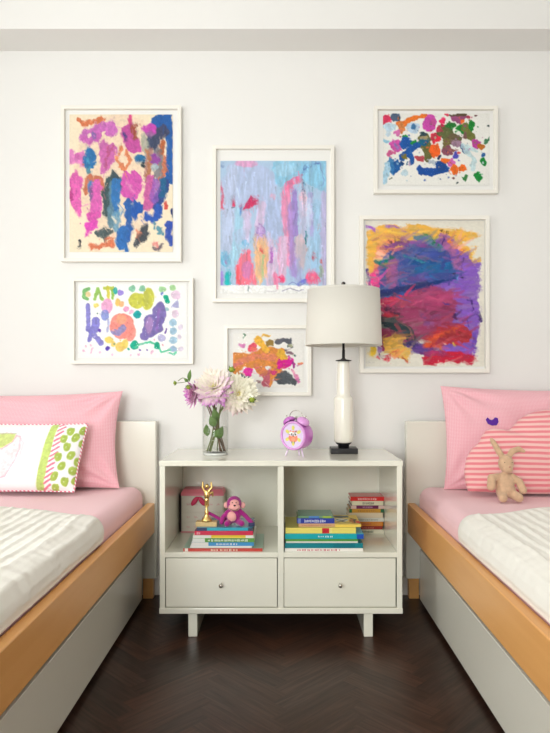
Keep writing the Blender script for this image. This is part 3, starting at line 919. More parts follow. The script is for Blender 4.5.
# ---------------------------------------------------------------- pillows
def pillow_mesh(w, h, t, nu, nv, bow=.06, wr=.006, seed=0, bowz=None, corner=None, pw=4):
    bm = bmesh.new(); uv = bm.loops.layers.uv.new('UVMap'); info = []
    bowz = bow if bowz is None else bowz
    def side(sg):
        g = []
        for j in range(nv+1):
            row = []
            for i in range(nu+1):
                u = -1+2*i/nu; v = -1+2*j/nv
                u_ = math.sin(u*PI/2*.98)/math.sin(PI/2*.98); v_ = math.sin(v*PI/2*.98)/math.sin(PI/2*.98)
                x = u_*w/2*(1-bow*(1-v_**2)); z = v_*h/2*(1-bowz*(1-u_**2))
                T = t/2*(max(0, 1-abs(u_)**pw)*max(0, 1-abs(v_)**pw))**.55
                k = noise.noise(Vector((x*7, z*7, seed+sg)))*wr
                edge = min(1, 6*(1-abs(u_))*1)*min(1, 6*(1-abs(v_)))
                # radial creases from corners
                cr = 0
                for cx, cz in ((1, 1), (-1, 1), (1, -1), (-1, -1)):
                    dx, dz = cx-u_, cz-v_; rr = math.hypot(dx, dz); an = math.atan2(dz, dx)
                    cr += math.sin(an*11+cx*2+seed)*math.exp(-((rr-.45)/.3)**2)
                y = -sg*(T+(k+wr*.55*cr)*edge)
                row.append(bm.verts.new((x, y, z))); info.append((u_, v_))
            g.append(row)
        for j in range(nv):
            for i in range(nu):
                q = [(j, i), (j, i+1), (j+1, i+1), (j+1, i)]
                f = bm.faces.new([g[a][b] for a, b in (q if sg > 0 else q[::-1])])
                for l in f.loops: l[uv].uv = (l.vert.co.x, l.vert.co.z)
        return g
    a = side(1); b = side(-1)
    bmesh.ops.remove_doubles(bm, verts=bm.verts, dist=.0004)
    if corner: corner(bm)
    return bm
def place(o, p, rx, ry=0, rz=0):
    o.location = p; o.rotation_euler = (rx, ry, rz)
SH_ = mat('x', (0, 0, 0))
o = obj('pillow', pillow_mesh(.72, .435, .15, 96, 64, .075, .017, 3, .05, pw=2.6), PINK, None, True)
place(o, (-1.072, 2.782, .733), math.radians(-13), math.radians(-1.5), math.radians(0)); tag(o, 'pink check pillow leaning on the headboard of the left bed', 'pillow')
def dent(bm):
    for v in bm.verts:
        if v.co.x < -.2 and v.co.z < -.13: v.co.y -= .02
o = obj('pillow', pillow_mesh(.72, .465, .15, 96, 64, .055, .016, 9, .05, pw=2.6), PINK, None, True)
place(o, (1.078, 2.782, .742), math.radians(-13), math.radians(1.5), 0); tag(o, 'pink check pillow leaning on the headboard of the right bed', 'pillow')
rp_ = o
# purple stitched heart peeking out above the knitted cushion: part of the pillow
bm = bmesh.new()
hp = [(-.028, .006), (-.020, .015), (-.012, .006), (-.004, .004), (.006, .008), (.012, .016), (.024, .013), (.026, -.004), (.018, -.018), (-.002, -.020), (-.020, -.012)]
f0 = [bm.verts.new((x, 0, z)) for x, z in hp]; f1 = [bm.verts.new((x, .005, z)) for x, z in hp]
bm.faces.new(f0); bm.faces.new(f1[::-1])
for i in range(len(hp)): j = (i+1) % len(hp); bm.faces.new((f0[i], f1[i], f1[j], f0[j]))
hh = obj('embroidered_patch', bm, mat('purple_felt', (92, 40, 160), .9), rp_); hh.location = (-.158, -.078, .064); hh['label'] = 'purple felt patch'
# second pillow lying flat under the sham of right bed: a corner shows
# elephant cushion
nu, nv = 190, 118; w, h = .46, .287
bm = pillow_mesh(w, h, .10, nu, nv, .02, .003, 5, .03)
bm.verts.ensure_lookup_table(); co = np.array([v.co[:] for v in bm.verts])
for v in bm.verts: v.co.x += .10*v.co.z
X = 85-(w/2-co[:, 0])*237; Y = 456.5-co[:, 2]*237          # coordinates along the cushion front
X2, Y2 = X[None], Y[None]
el = """
p 251,230,233 1 -16,440 -6,433 14,433 25,437 27,450 25,462 19,477 13,479 9,468 -2,466 -6,480 -14,480 -16,460 -22,455 -24,470 -28,470 -28,445
c 246,190,205 .9 .5 14,434 25,438 27,450 25,462 19,477 13,479 9,468 -2,466 -6,480
c 246,190,205 .9 .5 24,437 29,444 29,456
p 205,216,135 1 -14,435 20,435 18,443 10,449 2,451 -6,449 -13,443
c 238,150,165 .7 .5 21,436 18,444 10,450 2,452 -6,450 -14,443
c 120,130,80 .6 .4 -14,434.5 20,434.5
p 196,215,120 1 52,420 59,420 57,500 49,500 50,450
p 252,250,248 1 59,420 66,420 63,500 57,500
"""
for k in range(14):
    yy = 424+k*5.2; xx = 63.5-(yy-424)*.045
    el += f"c 238,120,145 1 .85 {xx-3.5:.1f},{yy+2.5:.1f} {xx+2.5:.1f},{yy-2:.1f}\n"
for a, (xx, yy) in enumerate([(72, 432), (83, 430), (67.5, 440), (78, 438), (72, 448), (85, 443), (66, 458), (77, 456), (84, 462), (71, 467), (81, 471), (66, 477), (76, 482), (85, 480), (68, 488)]):
    el += f"e 174,196,88 1 {xx},{yy} 3.3,4.5 {15 if a % 2 else -15}\nc 174,196,88 1 1.1 {xx+2},{yy-3} {xx+2.6},{yy-1}\nc 250,250,240 .8 .5 {xx-.5},{yy}\n"
cols = paint(X2, Y2, (251, 249, 248), el, warp=.35, seed=21, soft=.4)[0]
me = bpy.data.meshes.new('c'); bm.to_mesh(me); bm.free(); set_col(me, cols)
ec = thing('cushion', 'small white oblong cushion with green motifs and a pink elephant', 'cushion', (-1.072, 2.625, .679), (math.radians(-18), 0, 0))
obj('cushion_cover', me, attr_mat('cushion_print', .9, sheen=.2), ec, True)
pm = mat('piping_stripe', (240, 140, 160), .8); nt = pm.node_tree
wv = nt.nodes.new('ShaderNodeTexWave'); wv.inputs['Scale'].default_value = 38; wv.bands_direction = 'DIAGONAL'; tc = nt.nodes.new('ShaderNodeTexCoord')
rmp = nt.nodes.new('ShaderNodeValToRGB'); rmp.color_ramp.interpolation = 'CONSTANT'; rmp.color_ramp.elements[0].color = (*lin((236, 110, 138)), 1); rmp.color_ramp.elements[1].color = (*lin((252, 244, 244)), 1); rmp.color_ramp.elements[1].position = .5
nt.links.new(tc.outputs['Object'], wv.inputs['Vector']); nt.links.new(wv.outputs['Fac'], rmp.inputs[0]); nt.links.new(rmp.outputs[0], nt.nodes['Principled BSDF'].inputs['Base Color'])
pts = []
for i in range(121):
    t = i/120*4; k = int(min(t, 3.9999)); f = (t-k)*2-1
    u, v = [(f, -1), (1, f), (-f, 1), (-1, -f)][k]
    pts.append((u*w/2*(1-.02*(1-v*v))+.10*v*h/2*(1-.03*(1-u*u)), 0, v*h/2*(1-.03*(1-u*u))))
obj('piping', tube(pts, .0042, 8), pm, ec, True)
# knitted cloud cushion
out = [(462, 490), (459.5, 482), (459, 470), (462, 458), (468, 449), (476, 443), (479, 437), (484, 431), (492, 428.5), (501, 429.5), (508, 431), (513, 427), (521, 419), (533, 413), (548, 410), (554, 410)]
pts = [((x-555)/236, (455-y)/236) for x, y in out]; full = pts+[(-x, z) for x, z in pts[::-1]]+[(.2, -.158), (0, -.160), (-.2, -.158)]
full = [(x*.93, z) for x, z in full]
NA = 180; an = []
for i in range(NA):
    t = -PI+2*PI*i/NA; d = Vector((math.cos(t), math.sin(t))); best = .1
    for (ax, az), (bx, bz) in zip(full, full[1:]+full[:1]):
        ex, ez = bx-ax, bz-az; den = d.x*ez-d.y*ex
        if abs(den) < 1e-9: continue
        r_ = (ax*ez-az*ex)/den; s_ = (ax*d.y-az*d.x)/den
        if r_ > 0 and -1e-6 <= s_ <= 1+1e-6: best = max(best, r_)
    an.append((d, best))
bm = bmesh.new(); NR = 26
for sg in (1, -1):
    rings = []
    for k in range(1, NR+1):
        rho = math.sin(k/NR*PI/2)
        rings.append([bm.verts.new((d.x*r_*rho, -sg*.062*max(0, 1-rho**3.2)**.5, d.y*r_*rho)) for d, r_ in an])
    c = bm.verts.new((0, -sg*.062, 0))
    for i in range(NA):
        j = (i+1) % NA; bm.faces.new((c, rings[0][i], rings[0][j]))
        for a, b in zip(rings, rings[1:]): bm.faces.new((a[i], b[i], b[j], a[j]))
bmesh.ops.remove_doubles(bm, verts=bm.verts, dist=.0005)
km = mat('knit_stripe', (245, 140, 150), .95, sheen=.3, spec=.1); nt = km.node_tree; Bn = nt.nodes['Principled BSDF']
tc = nt.nodes.new('ShaderNodeTexCoord'); nz = nt.nodes.new('ShaderNodeTexNoise'); nz.inputs['Scale'].default_value = 4
sx = nt.nodes.new('ShaderNodeSeparateXYZ'); m1 = nt.nodes.new('ShaderNodeMath'); m1.operation = 'MULTIPLY_ADD'; m1.inputs[1].default_value = .02
m2 = nt.nodes.new('ShaderNodeMath'); m2.operation = 'MULTIPLY'; m2.inputs[1].default_value = 2*PI/.0215
m3 = nt.nodes.new('ShaderNodeMath'); m3.operation = 'SINE'; rr = nt.nodes.new('ShaderNodeValToRGB')
rr.color_ramp.elements[0].position = .35; rr.color_ramp.elements[1].position = .65
rr.color_ramp.elements[0].color = (*lin((240, 140, 148)), 1); rr.color_ramp.elements[1].color = (*lin((251, 202, 196)), 1)
mr = nt.nodes.new('ShaderNodeMapRange'); mr.inputs[1].default_value = -1; mr.inputs[2].default_value = 1
nt.links.new(tc.outputs['Object'], nz.inputs['Vector']); nt.links.new(tc.outputs['Object'], sx.inputs[0])
nt.links.new(nz.outputs['Fac'], m1.inputs[0]); nt.links.new(sx.outputs['Z'], m1.inputs[2]); nt.links.new(m1.outputs[0], m2.inputs[0]); nt.links.new(m2.outputs[0], m3.inputs[0])
nt.links.new(m3.outputs[0], mr.inputs[0]); nt.links.new(mr.outputs[0], rr.inputs[0]); nt.links.new(rr.outputs[0], Bn.inputs['Base Color'])
bp = nt.nodes.new('ShaderNodeBump'); bp.inputs['Strength'].default_value = .5; bp.inputs['Distance'].default_value = .003; nt.links.new(mr.outputs[0], bp.inputs['Height']); nt.links.new(bp.outputs[0], Bn.inputs['Normal'])
o = obj('cloud_cushion', bm, km, None, True)
place(o, (1.140, 2.605, .690), math.radians(-10)); tag(o, 'knitted cloud shaped cushion in two pink stripes on the right bed', 'cushion')
# ---------------------------------------------------------------- plush rabbit
S = 2.47/F
PL = mat('rabbit_fur', (216, 180, 146), .95, sheen=.3, spec=.1, bump=1.0, bscale=380, var=.25, vscale=60)
rb = thing('plush_rabbit', 'small tan plush rabbit sitting against the pink cloud cushion', 'toy', ((506-CX)*S, 2.475, MT+.004))
def q(px, py, y=0): return ((px-506)*S, y, (500-py)*S)
E = [(q(505.5, 483), (9.5*S, 7*S, 12*S)), (q(506, 463, -.004), (7.6*S, 7.6*S, 9*S)), (q(506.5, 467, -.022), (5*S, 4.5*S, 5*S)), (q(505.5, 489, -.006), (10*S, 8*S, 8*S))]
cp = [([q(503, 457), q(499, 450, .004), q(494, 441, .010), q(492.5, 438.5, .012)], [3*S, 3.2*S, 2.6*S, 1.2*S]),
      ([q(508.5, 457), q(513, 450.5, .002), q(519, 448.5), q(524, 450.5, -.004)], [3*S, 3*S, 3*S, 1.6*S]),
      ([q(499, 476), q(491, 477, -.012), q(490, 485, -.02)], [3.6*S, 4.2*S, 4.4*S]),
      ([q(512, 476), q(519, 481, -.008), q(521.5, 489, -.02)], [3.6*S, 3.8*S, 4*S]),
      ([q(501, 492, -.01), q(499.5, 495.5, -.045)], [5*S, 4.4*S]),
      ([q(510, 492, -.01), q(515.5, 495.3, -.04)], [5*S, 4.6*S])]
blobby('body', E, cp, .0022, PL, rb)
for ex in (502.6, 510): obj('eye', ell(q(ex, 461, -.029), (.0017,)*3), mat('eye_black', (30, 24, 22), .2), rb, True)
obj('nose', ell(q(506.5, 465, -.040), (.004, .0025, .003)), mat('nose_pink', (196, 140, 120), .6), rb, True)
# ---------------------------------------------------------------- lamp
LY = 2.70; L_ = LY/F; lx = (343.5-CX)*L_
lm = thing('table_lamp', 'white ceramic bottle table lamp with a drum shade and black base, on the cabinet', 'lamp', (lx, LY, TOP))
z = lambda py: EYE+(CY-py)*L_-TOP
obj('base', box(-.0575, .0575, -.045, .045, 0, .024, .002), BLACK, lm)
obj('base_collar', lathe([(0, .024), (.025, .024), (.024, .034), (.028, .038), (.034, .042), (.034, .045), (0, .045)], 40), BLACK, lm, True)
CER = mat('glazed_ceramic', (244, 240, 226), .12, coat=.5)
zb = .045
obj('ceramic_body', lathe([(0, zb), (.034, zb), (.0400, zb+.005), (.0410, zb+.02), (.0415, z(400)), (.0413, z(398.6)), (.0395, z(397.5)), (.034, z(396.2)), (.0305, z(395)), (.0292, z(393)), (.0285, z(385)), (.0255, z(364)), (.0245, z(361.5)), (0, z(361.5))], 56), CER, lm, True)
obj('neck_cap', lathe([(0, z(361.5)), (.02, z(361.5)), (.0345, z(361)), (.0345, z(360.2)), (.012, z(359.4)), (.0065, z(358)), (.0065, z(350)), (0, z(350))], 40), BLACK, lm, True)
obj('stem', lathe([(0, z(350)), (.0055, z(350)), (.0055, z(338)), (.012, z(337)), (.012, z(325)), (0, z(325))], 20), BLACK, lm, True)
obj('light_bulb', lathe([(0, z(325)), (.012, z(324)), (.014, z(319)), (.028, z(309)), (.028, z(303)), (.018, z(297)), (0, z(294.5))], 24), mat('frosted_bulb', (245, 243, 236), .4), lm, True)
hp = []
for t in range(25):
    a = PI*t/24; hp.append((.038*math.cos(a), 0, z(330)+(z(288)-z(330))*math.sin(a)**.8))
obj('harp', tube(hp, .0017, 8), CHROME, lm, True)
FAB = mat('shade_linen', (248, 245, 236), .85, spec=.15, bump=.2, bscale=500); nt = FAB.node_tree
tr = nt.nodes.new('ShaderNodeBsdfTranslucent'); tr.inputs[0].default_value = (*lin((250, 245, 235)), 1); mx = nt.nodes.new('ShaderNodeMixShader'); mx.inputs[0].default_value = .28
nt.links.new(nt.nodes['Principled BSDF'].outputs[0], mx.inputs[1]); nt.links.new(tr.outputs[0], mx.inputs[2]); nt.links.new(mx.outputs[0], nt.nodes['Material Output'].inputs[0])
rb_, rt_ = .165, .1555; zb_, zt_ = z(345.4), z(290.2)
sh = obj('lamp_shade', lathe([(rb_, zb_), (rt_, zt_), (rt_-.0015, zt_), (rb_-.0015, zb_), (rb_, zb_)], 96), FAB, lm, True)
obj('shade_trim', lathe([(rb_+.0006, zb_-.0008), (rb_+.0002, zb_+.006), (rb_-.0022, zb_+.006), (rb_-.0022, zb_-.0008), (rb_+.0006, zb_-.0008)], 96), FAB, sh, True)
obj('shade_trim', lathe([(rt_+.0008, zt_-.006), (rt_+.0006, zt_+.0008), (rt_-.0022, zt_+.0008), (rt_-.0022, zt_-.006), (rt_+.0008, zt_-.006)], 96), FAB, sh, True)
bm = bmesh.new()
for k in range(3):
    a = 2*PI*k/3+.4; tube([(0, 0, z(288)), (.1*math.cos(a), .1*math.sin(a), z(289.5)), (.154*math.cos(a), .154*math.sin(a), z(288))], .0014, 6, bm)
obj('shade_spider', bm, CHROME, sh, True)
bm = bmesh.new(); tube([(-.02, -.03, z(346)), (0, -.01, z(343)), (.02, -.03, z(346))], .002, 6, bm)
obj('finial', lathe([(0, z(288)), (.004, z(288)), (.004, z(286)), (.0085, z(285)), (.0085, z(282.8)), (.004, z(281.8)), (0, z(281.6))], 20), BLACK, lm, True)
bm.free()
# ---------------------------------------------------------------- alarm clock
ck = thing('alarm_clock', 'lilac twin bell alarm clock with an owl on its dial, on the cabinet', 'clock', (.063, 2.585, TOP), (0, 0, math.radians(-36)))
ck.scale = (1.09, 1.09, 1.05)
LIL = mat('lilac_enamel', (205, 112, 206), .2, coat=.5); LILP = mat('pale_lilac_enamel', (228, 160, 226), .25, coat=.5)
M = Matrix.Rotation(PI/2, 3, 'X'); cz = .082; R = .056
def ylathe(prof, c, seg=48, bm=None): return lathe(prof, seg, c, bm, M=M)     # axis along -Y
obj('case', ylathe([(0, -.043), (.046, -.043), (.052, -.039), (R, -.028), (R+.001, .012), (R, .020)], (0, 0, cz)), LIL, ck, True)
obj('bezel', ylathe([(R, .019), (R+.0012, .022), (R-.001, .0265), (.0505, .0268), (.0485, .024), (.0485, .0195), (R, .019)], (0, 0, cz)), LILP, ck, True)
n = 110; g = np.linspace(-1, 1, n); rr_, tt_ = np.meshgrid(np.linspace(0.001, 1, 60), np.linspace(0, 2*PI, 140)); UX = rr_*np.cos(tt_); UZ = rr_*np.sin(tt_)
ow = ""
for k in range(6):
    a = PI/2+k*PI/3; ow += f"e 222,222,120 1 {math.cos(a)*62:.0f},{-math.sin(a)*62:.0f} 20,14 {-math.degrees(a):.0f}\n"
    ow += f"c 240,210,90 1 5 {math.cos(a)*66:.0f},{-math.sin(a)*66:.0f}\n"
ow += """
p 245,140,110 1 -32,-42 -18,-34 0,-38 20,-34 34,-42 36,-5 44,25 28,48 -28,48 -46,20 -36,-5
p 225,120,85 1 -32,-44 -16,-38 0,-32 16,-38 34,-44 30,-30 -28,-30
e 252,250,246 1 -17,-14 19,19
e 252,250,246 1 18,-14 19,19
e 70,60,60 1 -13,-12 7,7
e 80,60,55 1 22,-10 7,7
p 90,70,60 1 -4,-2 6,-2 1,12
e 248,165,130 1 0,28 20,16
c 120,110,90 1 4 -12,50 -12,58
c 120,110,90 1 4 12,50 12,58
"""
col = paint(UX*100, -UZ*100, (226, 208, 238), ow, warp=.1, seed=2, soft=1.5)
P = np.stack([UX*.0487, np.full(UX.shape, -.0205), UZ*.0487+cz], -1)
me = grid_mesh(P); set_col(me, col); obj('dial', me, attr_mat('dial_print', .5), ck)
for hx, hz, w2 in ((.016, .020, .0011), (-.022, .006, .0009)):
    obj('clock_hand', tube([(0, -.0235, cz), (hx, -.0235, cz+hz)], w2, 6), mat('hand_grey', (120, 100, 120), .4), ck)
for s in (-1, 1):
    ax = Vector((s*.52, 0, .85)).normalized(); Mb = ax.to_track_quat('Z', 'Y').to_matrix(); c = Vector((s*.030, 0, cz+.052))
    b_ = obj('bell', lathe([(.0255, 0), (.0262, .001), (.0255, .006), (.021, .013), (.012, .0185), (0, .0205), (0, .0185), (.011, .0165), (.019, .0115), (.0235, .005), (.0255, 0)], 36, c, M=Mb), LIL if s < 0 else LILP, ck, True)
    obj('bell_stud', tube([c-ax*.006, c+ax*.024, c+ax*.029], [.0018, .0018, .003], 10), CHROME, b_, True)
    obj('foot', tube([(s*.028, -.008, cz-.045), (s*.040, -.012, .003), (s*.041, -.012, .0)], [.004, .003, .0035], 10), mat('foot_pale', (235, 215, 235), .2, metal=.3), ck, True)
hp = [(.030*math.cos(PI*t/20), 0, cz+.072+.026*math.sin(PI*t/20)) for t in range(21)]
obj('handle', tube(hp, .0014, 8), CHROME, ck, True)
obj('hammer', tube([(0, 0, cz+R-.001), (0, 0, cz+.067), (0, 0, cz+.0675), (0, 0, cz+.074)], [.0015, .0015, .005, .005], 10), CHROME, ck, True)
obj('foot', tube([(0, .014, cz-.052), (0, .022, .003), (0, .022, 0)], [.004, .003, .0035], 10), mat('foot_pale', (235, 215, 235), .2), ck, True)
# ---------------------------------------------------------------- vase and flowers
VX, VY = -.277, 2.635; vr = .0555; vh = .215
vg = thin_glass('vase_glass', (255, 255, 255), .7, 1.5)
vs = thing('glass_vase', 'clear glass cylinder vase holding the dahlias, on the cabinet', 'vase', (VX, VY, TOP))
obj('vase_wall', lathe([(vr-.003, 0), (vr, .003), (vr, vh), (vr-.0028, vh), (vr-.0028, .012), (0, .012)], 56), vg, vs, True)
bs = obj('vase_base', lathe([(0, .0005), (vr-.004, .0005), (vr-.0035, .010), (0, .010)], 56), mat('thick_glass_base', (225, 226, 220), .08, spec=.8), vs, True)
wa = obj('water', lathe([(0, .0125), (vr-.0034, .0125), (vr-.0034, .118), (0, .118)], 48), thin_glass('water_clear', (253, 254, 252), .5, 1.33), vs, True)
STEM = mat('stem_green', (104, 116, 44), .5, var=.25, vscale=30); STB = mat('stem_brown', (98, 66, 38), .5, var=.2, vscale=30)
LEAF = mat('leaf_green', (92, 128, 52), .5, var=.2, vscale=40); BUD = mat('bud_green', (150, 170, 50), .5, var=.25, vscale=90)
PET = attr_mat('petal', .6, sheen=.2)
def bloom(R, n, c_in, c_mid, c_tip, tipf, maxt, parent, loc, direction, seed, lower=None):
    rnd = random.Random(seed); V = []; Fc = []; cols = []
    D = Vector(direction).normalized(); Q = D.to_track_quat('Z', 'Y').to_matrix()
    for i in range(n):
        f = (i+.5)/n; az = i*2.39996; th = math.radians(8+maxt*f**.75)+rnd.uniform(-.13, .13)
        Ln = R*(.42+.58*min(1, f*1.6))*rnd.uniform(.86, 1.14); wd = R*(.075+.085*min(1, f*2))
        axis = Vector((math.sin(th)*math.cos(az), math.sin(th)*math.sin(az), math.cos(th)))
        tang = Vector((-math.sin(az), math.cos(az), 0)); nor = axis.cross(tang)
        tint = rnd.uniform(.0, 1.0); base = len(V)
        for a in range(6):
            s = a/5; wv = wd*(math.sin(PI*min(1, .18+s*.82))**.7)*(1 if a < 5 else .25)
            bend = .22*Ln*s*s*(1 if f > .35 else -1)
            for b in (-1, 0, 1):
                p = axis*(R*.10+Ln*s*.92)+tang*(wv*b)+nor*(bend*(.6)-(abs(b)*wv*.45))
                p = Q @ p; V.append(p)
                k = max(0, (s-.45)/.55)**1.3*tipf*(.5+tint*.8)
                if lower is not None: k *= max(.12, min(1.3, .55+lower[0]*(-p.z/R)+lower[1]*(p.x/R)))
                k = min(1, k); m_ = [c_in[j]*(1-min(1, s*1.6+f))+c_mid[j]*min(1, s*1.6+f) if s*1.6+f < 1 else c_mid[j] for j in range(3)]
                cols.append([m_[j]*(1-k)+c_tip[j]*k for j in range(3)])
        for a in range(5):
            for b in range(2):
                x = base+a*3+b; Fc.append((x, x+1, x+4, x+3))
    me = bpy.data.meshes.new('bloom'); me.from_pydata([v+Vector(loc) for v in V], [], Fc)
    set_col(me, np.array([lin(c) for c in cols]))
    return obj('bloom', me, PET, parent, True)
def W(px, py, y=VY): p = at(px, py, y); return Vector((p.x-VX, p.y-VY, p.z-TOP))
def flower(name, label, head, hdir, foot, stem_m, rad=.0038, build=None, group=None, via=None):
    t = thing(name, label, 'flower', (VX, VY, TOP), group=group)
    hd = Vector(hdir).normalized(); rim = Vector(via) if via else Vector((head.x*.3, head.y*.3, vh*.92))
    pts = curve([Vector((foot[0], foot[1], .0145)), rim.lerp(Vector((foot[0], foot[1], .0145)), .45)+Vector((0, 0, .0)), rim, head-hd*.02], 8)
    obj('stem', tube(pts, rad, 8), stem_m, t, True); build(t)
    return t
IN = (235, 225, 140); CR = (255, 248, 228); LI = (205, 120, 205)
flower('dahlia', 'large cream dahlia with lilac petal edges, centre of the vase', W(212.5, 386, 2.60), (-.05, -.9, .3), (.022, -.01), STB,
       build=lambda t: bloom(.086, 130, IN, CR, LI, .95, 108, t, W(214, 387.5, 2.60), (-.05, -.88, .42), 4, (.75, .5)))
flower('dahlia', 'cream dahlia with a yellow heart leaning to the right of the vase', W(238, 395, 2.63), (.4, -.85, .1), (-.026, 0), STEM,
       build=lambda t: bloom(.088, 130, (215, 190, 80), (254, 250, 226), (235, 190, 215), .5, 108, t, W(238, 394, 2.62), (.28, -.9, .12), 9, (.6, -.7)))
flower('dahlia', 'smaller pink and purple dahlia turned to the left of the vase', W(196, 392, 2.62), (-.7, -.5, .2), (.036, .008), STB,
       build=lambda t: bloom(.060, 64, (190, 60, 150), (245, 205, 222), (176, 62, 168), 1.2, 100, t, W(193.5, 394, 2.62), (-.85, -.45, .0), 13))
def bud(px, py, y, r, d):
    def f(t):
        p = W(px, py, y); d_ = Vector(d).normalized(); Mb = d_.to_track_quat('Z', 'Y').to_matrix()
        bd = obj('bud', lathe([(0, -r), (r*.7, -r*.7), (r, 0), (r*.75, r*.6), (0, r)], 14, p, M=Mb), BUD, t, True)
        bm = bmesh.new()
        for k in range(6):
            a = k*PI/3; o = Mb @ Vector((math.cos(a), math.sin(a), 0)); s_ = Mb @ Vector((-math.sin(a), math.cos(a), 0)); b0 = p-d_*r*.9
            v = [b0+s_*r*.3, b0-s_*r*.3, b0+o*r*1.1+d_*r*.7-s_*r*.35, b0+o*r*1.45+d_*r*1.5, b0+o*r*1.1+d_*r*.7+s_*r*.35]
            bm.faces.new([bm.verts.new(x) for x in v])
        s = obj('sepal', bm, LEAF, bd); m_ = s.modifiers.new('s', 'SOLIDIFY'); m_.thickness = .0008
    return f
flower('dahlia_bud', 'green dahlia bud standing above the blooms', W(231.5, 371, 2.61), (.1, -.5, .8), (.005, .025), STEM, .0022, bud(231.5, 369.5, 2.61, .012, (.2, -.8, .5)))
flower('dahlia_bud', 'green dahlia bud at the right edge of the bouquet', W(250, 401, 2.60), (.5, -.6, .4), (-.018, -.022), STEM, .0022, bud(252, 399.5, 2.60, .012, (.2, -.9, .2)), via=(.034, -.02, .195))
def sprig(t):
    bud(175, 383, 2.60, .008, (-1, -.2, -.1))(t); bud(188.5, 387, 2.60, .010, (.1, -.5, -.8))(t)
    obj('side_stem', tube(curve([W(190, 381, 2.60), W(183, 378, 2.60), W(178, 381, 2.60)], 6), .0014, 6), STEM, t, True)
    obj('side_stem', tube(curve([W(190, 381, 2.60), W(182, 382.5, 2.60), W(177, 383, 2.60)], 6), .0012, 6), STEM, t, True)
    leaf(t, W(189, 381, 2.60), W(190.5, 369.5, 2.60), .008, Vector((.6, -.7, 0)))
    leaf(t, W(188, 382, 2.60), W(184, 378, 2.60), .006, Vector((.3, -.9, 0)))
def leaf(t, a, b, w, side):
    bm = bmesh.new(); d = (b-a); s_ = d.normalized().cross(Vector((0, -1, .2))).normalized(); n_ = s_.cross(d.normalized()); rows = []
    for k in range(9):
        s = k/8; ww = w*math.sin(PI*(s**.8))*1.0+.0003; c = a+d*s+n_*(.12*d.length*math.sin(PI*s))
        rows.append([bm.verts.new(c-s_*ww+n_*ww*.3), bm.verts.new(c), bm.verts.new(c+s_*ww+n_*ww*.3)])
    for r0, r1 in zip(rows, rows[1:]):
        for i in range(2): bm.faces.new((r0[i], r0[i+1], r1[i+1], r1[i]))
    o = obj('leaf', bm, LEAF, t, True); m_ = o.modifiers.new('s', 'SOLIDIFY'); m_.thickness = .0008
flower('dahlia_bud', 'sprig of small green buds reaching out to the left of the bouquet', W(190, 381, 2.60), (-.6, 0, .5), (.030, -.02), STB, .0022, sprig, via=(-.032, -.012, .200))
lf = thing('foliage_stem', 'leafy green stem standing inside the glass vase', 'stem', (VX, VY, TOP))
obj('stem', tube(curve([(-.034, -.008, .0145), (-.012, -.004, .09), (.004, 0, .20)], 8), .0032, 8), STEM, lf, True)
leaf(lf, Vector((.012, -.02, .070)), Vector((.034, -.026, .122)), .017, None)
leaf(lf, Vector((.002, -.024, .120)), Vector((-.020, -.030, .165)), .017, None)
leaf(lf, Vector((-.030, -.026, .080)), Vector((-.036, -.020, .130)), .014, None)
leaf(lf, Vector((-.004, -.02, .078)), Vector((.022, -.034, .108)), .015, None)
leaf(lf, Vector((.01, -.01, .14)), Vector((-.006, -.026, .2)), .016, None)
l2 = thing('foliage_stem', 'bare brown stem crossing the leafy one inside the glass vase', 'stem', (VX, VY, TOP))
obj('stem', tube(curve([(.042, -.004, .0145), (.018, .002, .10), (-.012, .002, .21)], 8), .003, 8), STB, l2, True)
# ---------------------------------------------------------------- books
PAGE = mat('book_pages', (238, 230, 210), .9)
def book(label, x0, x1, z0, zt, y0, depth, spine, cover=None, pages=True, marks=None, bands=(), group=None, rz=0):
    w = x1-x0; h = zt-z0; cov = cover or spine
    t = thing('book', label, 'book', ((x0+x1)/2, y0+depth/2, z0), (0, 0, math.radians(rz)), group)
    y = -depth/2; m = mat('cover_%d_%d_%d' % spine, spine, .3, coat=.15); mc = mat('cover_%d_%d_%d' % cov, cov, .3, coat=.15)
    th = min(.0018, h*.16)
    bm = box(-w/2, w/2, y, y+.0025, 0, h, .0006, 1)
    if cov == spine:
        box(-w/2, w/2, y+.002, depth/2, 0, th, bm=bm); box(-w/2, w/2, y+.002, depth/2, h-th, h, bm=bm); obj('cover', bm, m, t)
    else:
        o = obj('spine', bm, m, t); bm = box(-w/2, w/2, y+.0022, depth/2, 0, th); box(-w/2, w/2, y+.0022, depth/2, h-th, h, bm=bm); obj('cover', bm, mc, t)
    obj('pages', box(-w/2+.003, w/2-.003, y+.0026, depth/2-.003, th, h-th), PAGE, t)
    bm = bmesh.new(); any_ = False
    for a, b, c in bands:
        bb = obj('spine_band', box(-w/2+a*w, -w/2+b*w, y-.0004, y+.0004, h*.04, h*.96), mat('band_%d_%d_%d' % c, c, .3), t)
    if marks:
        c, a, b, hh = marks; rnd = random.Random(label); x = a; any_ = True
        while x < b:
            l = rnd.uniform(.012, .03); k = rnd.uniform(.25, .42)*hh
            # letter-like strokes
            xx = x
            while xx < min(b, x+l*1.6):
                box(-w/2+xx*w, -w/2+(xx+.010)*w, y-.0008, y, h*(.5-k), h*(.5+k*rnd.uniform(.5, 1)), bm=bm); xx += .018
            x += l*1.6+.02
        obj('spine_lettering', bm, mat('ink_%d_%d_%d' % c, c, .5), t)
    else: bm.free()
    return t
def bx_(px, y): return (px-CX)*y/F
def stack(rows, y, z0):
    z_ = z0
    for r in rows:
        (lab, xa, xb, th, dep, yo, spine, cov, marks, bands) = r; yy = y+yo
        book(lab, bx_(xa, yy), bx_(xb, yy), z_, z_+th, yy, dep, spine, cov, True, marks, bands, r_group)
        z_ += th+.0002
    return z_
r_group = 'picture books stacked in the left cubby'
u = 1/254.
